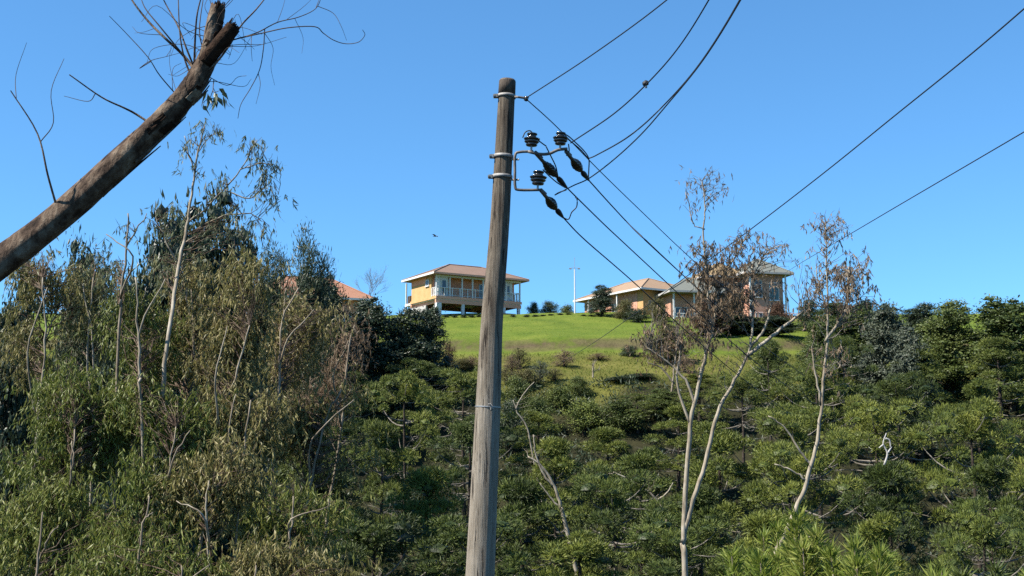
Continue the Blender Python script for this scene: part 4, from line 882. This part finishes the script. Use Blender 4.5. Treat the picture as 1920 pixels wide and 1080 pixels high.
TH = [
 ('gum sapling with tan leaves filling the thicket below the tallest one', 21.5, [(352, 900), (356, 760), (362, 640), (350, 540)], [(345, 585, 90, 90, 150, 34), (300, 640, 70, 70, 70, 32)], L_, BT),
 ('gum sapling with several pale crossing stems in the middle of the left thicket', 20.0, [(385, 960), (410, 800), (446, 690), (468, 610)], [(440, 560, 90, 80, 150, 34), (455, 670, 90, 70, 120, 36)], L_, BP),
 ('tan gum sapling in front of the red tiled roof end', 23.0, [(500, 1000), (520, 760), (530, 600), (560, 540)], [(545, 640, 90, 80, 150, 34), (600, 600, 60, 40, 45, 26)], L_, BP),
 ('gum sapling with brown hanging leaves below the red tiled roof', 25.0, [(610, 1000), (640, 800), (655, 650), (665, 610)], [(655, 630, 50, 50, 56, 22), (585, 720, 80, 60, 90, 30)], LB, BT),
 ('olive gum sapling at the left edge of the thicket with a thin pale stem', 20.0, [(266, 820), (262, 700), (258, 600), (254, 520)], [(262, 660, 70, 120, 150, 34)], LG, BP),
 ('bushy olive gum sapling low in the left thicket', 19.0, [(300, 1080), (310, 940), (330, 800)], [(310, 780, 90, 80, 160, 36)], LG, BT),
 ('yellowish gum sapling in the centre of the left thicket', 19.5, [(440, 1080), (450, 900), (470, 750)], [(450, 770, 100, 80, 180, 36)], L_, BT),
 ('gum sapling with tan weeping sprays over the dark araucarias', 21.0, [(560, 1080), (580, 920), (610, 790), (640, 730)], [(560, 790, 75, 70, 100, 34), (640, 740, 60, 36, 30, 24), (690, 840, 34, 44, 14, 22), (620, 860, 45, 50, 34, 26)], L_, BT),
 ('dark olive gum bush in the lower left of the thicket', 18.0, [(250, 1150), (262, 1020), (280, 930)], [(270, 960, 90, 110, 190, 38)], LG, BT),
 ('brown and olive gum bush at the bottom with short pale stems', 18.0, [(396, 1140), (392, 1030), (386, 950), (392, 900)], [(410, 940, 100, 100, 200, 38)], L_, BP),
 ('olive gum bush at the bottom right end of the left thicket', 19.0, [(540, 1150), (545, 1020), (550, 930)], [(545, 960, 90, 100, 180, 36), (610, 1010, 40, 60, 26, 26)], LG, BT),
 ('tan gum sapling near the far left edge below the leaning trunk', 21.0, [(60, 1000), (70, 800), (85, 640), (80, 520)], [(75, 600, 100, 110, 170, 34), (60, 500, 60, 50, 36, 22)], L_, BP),
 ('grey green gum sapling between the far left edge and the tallest sapling', 22.0, [(170, 1000), (172, 800), (165, 640), (175, 520)], [(170, 600, 90, 110, 170, 34), (180, 490, 60, 50, 36, 22)], LR, BP),
 ('olive gum bush below the leaning broken trunk', 19.5, [(120, 1120), (130, 940), (140, 800)], [(120, 800, 110, 100, 200, 36), (200, 820, 70, 100, 110, 34)], LG, BT),
 ('dark gum bush in the bottom left corner', 18.5, [(60, 1180), (70, 1060), (80, 960)], [(60, 990, 110, 110, 210, 38), (160, 990, 70, 100, 120, 36)], LG, BT),
 ('low olive gum bush along the bottom edge left of the short pale stems', 17.0, [(330, 1200), (335, 1120), (340, 1060)], [(330, 1060, 110, 70, 170, 38), (230, 1070, 80, 60, 100, 36)], LG, BT),
 ('low tan gum bush along the bottom edge right of the short pale stems', 17.2, [(470, 1200), (475, 1120), (480, 1060)], [(480, 1060, 110, 65, 170, 38), (590, 1070, 80, 55, 90, 34)], L_, BT),
 ('thin gum sapling with a few hanging leaves left of the tallest one', 20.0, [(222, 700), (226, 560), (238, 460), (240, 400)], [(244, 425, 10, 22, 7, 12), (225, 520, 34, 50, 26, 16)], LR, BT),
]
for k, (lb, Yd, st_, el, lm, bk) in enumerate(TH):
    x_, y_ = st_[-1]; xb, yb = st_[1]; rr = np.random.default_rng(300 + k)
    ext = [([(*st_[1], -.9), (xb + rr.uniform(-25, 25), (yb + y_) / 2, -1.3), (x_ + rr.uniform(-70, 70), y_ + rr.uniform(-20, 40), -1.2)], 4.5, 1.6), ([st_[-2], (st_[-2][0] + rr.uniform(-60, 60), st_[-2][1] - 60)], 3.5, 1.5)]
    gum_tree('gum_sapling', lb, Yd, [([(a_, b_, -.5 if k % 2 else -1.2) for a_, b_ in st_], 6.5, 2.5)] + ext, el, lm, bk, 500 + k, group='gum saplings in the left foreground thicket', brmat=M['bark_gum'])

# ------------------------------------------------------------------ pale gums at the right
gum_tree('twin_gum', 'pale twin stemmed gum right of the pole with thin crowns above the roofs', 27.5,
 [([(1286, 1085), (1281, 1010), (1287, 900), (1294, 800), (1306, 740), (1322, 670), (1336, 615), (1328, 560), (1324, 500)], 12, 3.5),
  ([(1283, 1000), (1296, 950), (1322, 868), (1346, 775), (1378, 712), (1404, 660), (1412, 600), (1410, 500)], 10, 3),
  ([(1408, 650), (1432, 620), (1444, 580)], 6, 3.5), ([(1400, 668), (1440, 636), (1480, 606), (1506, 582)], 8, 4), ([(1304, 760), (1284, 712), (1252, 680), (1214, 652)], 6, 2.5),
  ([(1326, 520), (1318, 440), (1322, 390), (1316, 340)], 4, 1.5), ([(1336, 615), (1350, 540), (1385, 470), (1402, 440)], 5, 2), ([(1410, 520), (1440, 470), (1480, 460)], 3.5, 1.5), ([(1322, 430), (1300, 420), (1292, 385)], 2.5, 1), ([(1296, 800), (1270, 720), (1278, 640)], 6, 2.5), ([(1300, 420), (1285, 360)], 2, 1)],
 [(1440, 520, 40, 30, 16, 8), (1500, 500, 34, 24, 10, 7), (1322, 352, 61, 46, 36, 4), (1320, 330, 37, 23, 14, 4), (1402, 444, 50, 23, 32, 10), (1330, 468, 58, 31, 43, 10), (1345, 530, 66, 67, 88, 12), (1385, 540, 50, 60, 65, 11), (1445, 462, 50, 15, 17, 5), (1475, 470, 25, 26, 9, 5), (1310, 600, 66, 53, 49, 9), (1350, 590, 88, 53, 65, 10), (1255, 640, 67, 53, 54, 8), (1240, 600, 50, 46, 25, 6), (1330, 660, 58, 53, 27, 6), (1375, 490, 73, 26, 22, 8)],
 M['leaf_gum_brown'], BP, 21, LL=(.08, .15), WW=(.018, .032), crad=.12, depth=.7, brmat=M['branch_grey'])
gum_tree('leaning_gum', 'pale leaning gum stem at lower right with a dark hanging crown above the crest', 27.0,
 [([(1436, 1085), (1462, 1020), (1497, 945), (1520, 880), (1534, 815), (1541, 750), (1546, 690), (1552, 600), (1550, 500), (1548, 420)], 11, 2),
  ([(1522, 872), (1500, 845), (1470, 800), (1440, 780)], 5, 2), ([(1548, 640), (1585, 580), (1592, 520)], 6, 3), ([(1540, 760), (1528, 700), (1522, 650)], 5, 2), ([(1552, 590), (1535, 530), (1530, 500)], 3.5, 1.5), ([(1512, 900), (1480, 880), (1452, 870)], 4, 2)],
 [(1550, 408, 37, 20, 22, 10), (1560, 430, 43, 20, 17, 8), (1590, 500, 50, 39, 49, 14), (1590, 540, 58, 46, 60, 13), (1545, 535, 50, 39, 35, 10), (1605, 575, 43, 33, 22, 10), (1525, 560, 34, 39, 17, 9), (1550, 470, 43, 26, 9, 5), (1535, 690, 88, 67, 32, 6)],
 M['leaf_gum_brown'], BP, 22, LL=(.08, .15), WW=(.018, .032), crad=.12, depth=.7, brmat=M['branch_grey'])
gum_tree('slender_gum', 'slender gum sapling with thin red brown leaves between the twin gum and the low house', 97.0,
 [([(1258, 745), (1262, 715), (1264, 690), (1270, 640), (1275, 580)], 5, 2), ([(1264, 720), (1240, 690), (1215, 680)], 4, 2)],
 [(1270, 620, 40, 40, 40, 9), (1225, 660, 36, 30, 24, 8), (1300, 690, 30, 40, 20, 8)], M['leaf_red'], BT, 23, LL=(.2, .36), WW=(.06, .1), crad=.4)
gum_tree('bare_gum', 'pale bare gum stem curving right of the pole low in the valley wood', 52.0,
 [([(1064, 1000), (1052, 950), (1036, 905), (1014, 872), (990, 856)], 9, 3), ([(1040, 912), (1020, 890), (1004, 850), (1000, 815)], 5, 2), ([(1056, 960), (1030, 930), (1012, 905)], 4, 1.5)],
 [(1000, 850, 30, 30, 10, 6)], M['leaf_gum_brown'], BP, 24, crad=.12)
gum_tree('bare_gum', 'thin pale forked gum branch beside the pole above the curving bare stem', 76.0,
 [([(1000, 860), (988, 800), (968, 768), (985, 735), (1002, 716)], 4, 1.5), ([(968, 768), (962, 750)], 3, 1.5)], [(985, 750, 20, 30, 6, 5)], M['leaf_gum_grey'], BP, 25, crad=.12)
gum_tree('bare_gum', 'pale crooked dead gum limb left of the twin gum in the valley wood', 56.0,
 [([(1262, 1020), (1248, 970), (1230, 935), (1190, 905), (1150, 885)], 7, 2.5), ([(1232, 938), (1250, 925), (1262, 905)], 4, 1.5)], [(1200, 900, 30, 20, 5, 4)], M['leaf_gum_brown'], BP, 26, crad=.12)

# sapling stand of yellow green shoots at the bottom right
def shoot_bush(label, px, top, Yd, wpx, seed, mat, nst=26):
    rng = np.random.default_rng(seed); s = mpp(Yd); t = at(px, top, Yd); gz_ = float(ground_z(t[0], t[1])); H = t[2] - gz_
    root = empty('young_pine', (t[0], t[1], gz_), label, 'bush', 'yellow green young growth at the lower right'); gs = G(); gl = G()
    for k in range(nst):
        a = rng.random() * 6.3; r = wpx * s / 2 * math.sqrt(rng.random()); h = H * rng.uniform(.62, 1.0) * (1 - .18 * (r / (wpx * s / 2)) ** 2)
        b = np.array([t[0] + math.cos(a) * r * .4, t[1] + math.sin(a) * r * .4, gz_]); e = np.array([t[0] + math.cos(a) * r, t[1] + math.sin(a) * r, gz_ + h])
        P = bend(b, e, rng, 0, .04, 8); tube(gs, P, np.linspace(.03, .008, 8), 5, False)
        m_ = 420; u = 1 - (rng.random(m_) ** 1.5) * min(.75, 3.2 / H); k0 = np.clip(u * 7, 0, 6.99); ki = k0.astype(int); f = (k0 - ki)[:, None]
        B = P[ki] * (1 - f) + P[ki + 1] * f; side = rdir(rng, m_); side[:, 2] *= .35; side = unit(side)
        ln = (1.02 - u) * 2.0 + .05; Q = B + side * (ln * rng.uniform(.1, 1, m_))[:, None] * .5
        D = unit(side * .6 + np.array([0, 0, .75]) + rng.normal(0, .35, (m_, 3)))
        leaves(gl, Q, D, rng.uniform(.14, .32, m_), rng.uniform(.018, .036, m_), rng, None, .4)
    setp(wpart('stems', gs, M['bark_tan'], root), kind='stuff'); wpart('crown', gl, mat, root)
for k, (lb, px, top, Yd, w, mt, ns) in enumerate([
 ('bright yellow green young pine at the bottom, right of the leaning gum foot', 1500, 935, 19, 170, 'leaf_lime', 24),
 ('bright green young pine beside the leaning gum stem, left of the brightest one', 1400, 1000, 18.5, 150, 'leaf_lime', 22),
 ('green young pine right of the brightest one at the bottom right', 1600, 965, 18, 180, 'leaf_lime', 24),
 ('tall loose young pine behind the brightest one', 1450, 920, 22, 110, 'leaf_lime', 14),
 ('yellow green young pine third from the right bottom corner', 1690, 985, 17.5, 170, 'leaf_lime', 22),
 ('green young pine second from the right bottom corner', 1790, 960, 18.5, 190, 'leaf_mid', 24),
 ('yellow green young pine in the bottom right corner', 1890, 985, 17.5, 170, 'leaf_lime', 22),
 ('low green young pine just left of the twin gum foot', 1200, 1040, 20, 130, 'leaf_mid', 16)]):
    shoot_bush(lb, px, top, Yd, w, 700 + k, M[mt], ns)

# bleached dead branch hung in the trees at right
q0 = at(1662, 870, 44)
dd = empty('dead_branch', q0, 'small bleached white dead branch caught in the trees at right', 'branch')
for pp in ([(1658, 872), (1664, 850), (1656, 832), (1662, 812)], [(1664, 850), (1672, 838)], [(1656, 834), (1648, 840)], [(1660, 822), (1668, 826), (1670, 840)]):
    g = G(); tube(g, smoothline([at(a, b_, 44) for a, b_ in pp], 4), np.linspace(.04, .018, 4 * (len(pp) - 1) + 1), 6); wpart('limb', g, M['dead'], dd, True)

# ------------------------------------------------------------------ broken gum trunk leaning in at the upper left
YL = 9.0; sL = mpp(YL); rng = np.random.default_rng(77)
ctl = [(-620, 1700, 84), (-520, 1150, 76), (-330, 780, 66), (-110, 580, 58), (90, 425, 53), (240, 289, 49), (306, 226, 45), (350, 178, 42), (376, 138, 40), (392, 96, 34), (400, 56, 31), (410, 12, 29)]
P = smoothline([at(a, b_, YL) for a, b_, w in ctl], 8); R = np.interp(np.arange(len(P)), np.arange(len(ctl)) * 8, [w * sL / 2 for _, _, w in ctl])
bt = empty('broken_gum', at(-620, 1690, YL), 'thick broken brown gum trunk leaning in from the upper left with bare twigs', 'tree')
g = G(); n = 26; tube(g, P, R, n)
V = g.v[0].reshape(len(P), n, 3); ang = np.arange(n) * 2 * math.pi / n; tt = np.arange(len(P))[:, None]
lump = 1 + .06 * np.sin(ang[None] * 3 + tt * .21) + .035 * np.sin(ang[None] * 7 - tt * .35) + .02 * rng.normal(0, 1, (len(P), n))
jag = rng.uniform(-.05, .02, n); V[:] = P[:, None] + (V - P[:, None]) * lump[..., None]; V[-1] += unit(P[-1] - P[-2]) * jag[:, None]
wpart('trunk', g, M['bark_gum'], bt, True)
def torn(c, d, r, nm='torn_end'):
    g = G()
    for k in range(26):
        a = rng.random() * 6.3; e = unit(np.cross(d, [0.3, .9, .1])); f = np.cross(d, e); q = c + (e * math.cos(a) + f * math.sin(a)) * r * math.sqrt(rng.random()) - d * .03
        tube(g, [q, q + d * rng.uniform(.03, .075) + rng.normal(0, .006, 3)], [r * .28, r * .08], 5)
    wpart(nm, g, M['bark_torn'], bt)
torn(P[-1], unit(P[-1] - P[-3]), R[-1] * .9)
S = smoothline([at(384, 118, YL - .03), at(404, 92, YL - .05), at(424, 68, YL - .07), at(438, 50, YL - .08)], 5)
g = G(); tube(g, S, np.linspace(15, 14.5, len(S)) * sL, 16); wpart('broken_stub', g, M['bark_torn'], bt, True); torn(S[-1], unit(S[-1] - S[-3]), 14 * sL)
for k in range(16):                                                    # curled plates of loosened bark
    i0 = int(rng.integers(36, 84)); m_ = int(rng.integers(3, 7)); i1 = min(len(P) - 2, i0 + m_); a = rng.uniform(1.6, 5.4); wd = rng.uniform(.25, .6)
    Tn = unit(P[i0 + 1] - P[i0]); e = unit(np.cross(Tn, [0.31, .95, .05])); f = np.cross(Tn, e); rowsv = []
    for q, ii in enumerate(range(i0, i1)):
        lift = 1.03 + .16 * (q / m_) ** 2 * rng.uniform(.6, 1.2)
        rowsv.append([P[ii] + (e * math.cos(a + w_) + f * math.sin(a + w_)) * R[ii] * (lift + .05 * abs(w_)) + rng.normal(0, .002, 3) for w_ in np.linspace(-wd, wd, 5) * (1 - .5 * q / m_)])
    V_ = np.array(rowsv).reshape(-1, 3); nr = len(rowsv)
    g = G(); g.add(V_, [(r_ * 5 + c_, r_ * 5 + c_ + 1, r_ * 5 + c_ + 6, r_ * 5 + c_ + 5) for r_ in range(nr - 1) for c_ in range(4)]); o = wpart('bark_plate', g, M['bark_torn'] if k % 3 else M['bark_tan'], bt)
    sm = o.modifiers.new('thickness', 'SOLIDIFY'); sm.thickness = .006
# loose bark strips along the trunk
for k in range(11):
    i0 = int(rng.integers(34, 62)); a = rng.uniform(2.2, 5.2); m_ = int(rng.integers(6, 12)); i1 = min(len(P) - 3, i0 + m_); seg = P[i0:i1]; rr_ = R[i0:i1]
    Tn = unit(P[i0 + 1] - P[i0]); e = unit(np.cross(Tn, [0.3, .95, .05])); f = np.cross(Tn, e)
    off = (e * math.cos(a) + f * math.sin(a)); g = G(); tube(g, seg + off * (rr_ * 1.02)[:, None] + off * (np.linspace(0, .03, len(seg)) ** 1)[:, None], np.linspace(.012, .004, len(seg)), 5); wpart('bark_strip', g, M['bark_gum'], bt)
TW = [([(388, 165), (400, 172), (412, 170)], 2), ([(385, 180), (394, 184), (392, 190)], 1.6), ([(400, 172), (408, 180)], 1.4), ([(380, 170), (384, 190), (381, 199)], 1.4), ([(500, 60), (512, 90), (508, 125), (515, 160)], 1.3), ([(560, 48), (568, 70), (566, 100)], 1.1), ([(540, 36), (570, 12), (590, -8)], 1.2), ([(300, 60), (262, 62), (248, 50)], 1.4), ([(285, 45), (270, 60), (252, 62)], 1.1), ([(366, 140), (345, 105), (310, 72), (278, 40), (250, 4), (236, -22)], 6.5), ([(330, 92), (300, 50), (272, 15), (262, -12)], 3.5), ([(362, 130), (350, 92), (334, 50), (312, 10), (300, -15)], 4.5), ([(358, 150), (346, 110), (337, 60), (334, -10)], 4.5),
 ([(370, 118), (366, 70), (370, 25), (380, -15)], 5), ([(376, 108), (374, 60), (382, -10)], 3.5), ([(378, 160), (405, 118), (432, 82), (452, 48), (480, 18), (504, -12)], 5),
 ([(436, 74), (480, 62), (520, 42), (560, 32), (592, 16), (604, -10)], 2.6), ([(440, 72), (492, 62), (540, 52), (590, 50), (606, 62), (625, 75), (648, 82), (672, 79), (684, 66), (680, 56)], 2.4), ([(600, 16), (625, 25), (640, 50), (650, 76)], 1.4), ([(592, 18), (598, -2), (596, -15)], 1.5), ([(520, 42), (530, 15), (536, -8)], 1.2),
 ([(493, 58), (494, 90), (487, 130), (470, 165), (452, 195), (446, 222)], 2.4), ([(487, 135), (488, 160), (480, 195)], 1.6), ([(474, 62), (471, 90), (473, 115)], 1.4), ([(400, 165), (425, 160), (445, 145), (462, 142)], 1.6),
 ([(322, 174), (300, 142), (278, 108), (240, 66), (205, 30)], 2.6), ([(236, 150), (262, 128), (282, 114), (312, 106), (342, 98)], 1.8), ([(312, 106), (322, 90)], 1.2), ([(276, 228), (255, 214), (232, 202), (190, 182), (130, 140)], 5), ([(190, 182), (165, 190), (120, 180)], 2), ([(326, 165), (324, 130), (340, 118)], 1.4), ([(330, 175), (318, 120), (322, 80)], 1.3),
 ([(110, 410), (90, 330), (70, 250), (20, 170)], 5), ([(78, 280), (100, 230), (96, 170), (120, 110)], 2.2), ([(40, 200), (30, 140), (50, 80)], 1.6), ([(384, 96), (395, 40), (398, -10)], 1.5), ([(420, 130), (440, 118), (470, 70)], 1.2)]
made = [P]
for k, (pp, w) in enumerate(TW[9:] + TW[:9] + [([(392, 176), (404, 186), (420, 190), (430, 200)], 1.5), ([(396, 182), (398, 196), (392, 206)], 1.2), ([(384, 186), (378, 196), (382, 206)], 1.2)]):
    off = rng.normal(0, .10, len(pp)).cumsum() * .6; off[0] = -.03
    C_ = [at(a, b_, YL + o_) for (a, b_), o_ in zip(pp, off)]; allp = np.concatenate(made)          # each twig starts on the wood that carries it
    d2 = np.linalg.norm((allp - C_[0]) * (1, .15, 1), axis=1); C_[0] = allp[int(np.argmin(d2))]
    Q = smoothline(C_, 5); made.append(Q); g = G(); tube(g, Q, np.linspace(w, w * .45, len(Q)) * sL / 2, 6, False); wpart('twig', g, M['bark_gum'] if w > 4.4 else M['twig'], bt, True)
for k in range(26):                                                    # fine dead twigs around the broken top
    i0 = int(rng.integers(58, 86)); a = rng.uniform(0, 6.28); L = rng.uniform(.18, .75); d = np.array([math.cos(a) * .8 + rng.choice([-.5, .5]), rng.normal(0, .4), rng.uniform(-.5, .9)]); d = unit(d)
    C_ = [P[i0], P[i0] + d * L * .35, P[i0] + d * L * .7 + rng.normal(0, .05, 3) - (0, 0, .05 * L), P[i0] + d * L + rng.normal(0, .08, 3) - (0, 0, .25 * L)]
    g = G(); tube(g, smoothline(C_, 5), np.linspace(1.7, .7, 16) * sL / 2, 5, False); wpart('twig', g, M['twig'], bt, True)
g = G()
for k in range(16):
    p0 = at(rng.uniform(378, 428), rng.uniform(172, 200), YL + rng.normal(-.1, .06)); dv = np.array([rng.normal(0, .4), rng.normal(0, .4), -1.0]); leaves(g, p0[None], dv[None], rng.uniform(.07, .13), .028, rng)
for (a, b_, c_, d_) in ((414, 170, 431, 192), (416, 168, 428, 186), (406, 180, 419, 200), (392, 182, 402, 210), (395, 184, 388, 206), (380, 198, 388, 208), (410, 166, 424, 176), (240, 405, 246, 425)):
    p0 = at(a, b_, YL - .1); p1 = at(c_, d_, YL - .1); dv = p1 - p0; leaves(g, p0[None], dv[None], np.linalg.norm(dv), .042, rng)
setp(wpart('leaf_cluster', g, M['leaf_dark'], bt), kind='stuff')

# small bird gliding over the stilt house
q = at(816, 443, 105); g = G()
V = [(-.05, -.18, 0), (0, -.24, .02), (.05, -.18, 0), (.06, .05, .03), (0, .30, .02), (-.06, .05, .03), (0, -.02, -.05), (0, .02, .07), (-.52, .06, .10), (-.30, -.08, .13), (-.28, .10, .11), (.52, .02, .02), (.30, -.08, .08), (.28, .10, .06)]
g.add(np.array(V), [(0, 1, 6), (1, 2, 6), (2, 3, 6), (3, 4, 6), (4, 5, 6), (5, 0, 6), (1, 0, 7), (2, 1, 7), (3, 2, 7), (4, 3, 7), (5, 4, 7), (0, 5, 7), (0, 9, 10), (0, 10, 5), (9, 8, 10), (2, 13, 12), (2, 3, 13), (12, 13, 11)])
o = link('bird', g.mesh('bird'), M['branch_grey']); o.location = [float(c) for c in q]; o.rotation_euler = (0, 0, 1.1); setp(o, 'small dark bird gliding in the sky above the stilt house', 'bird')
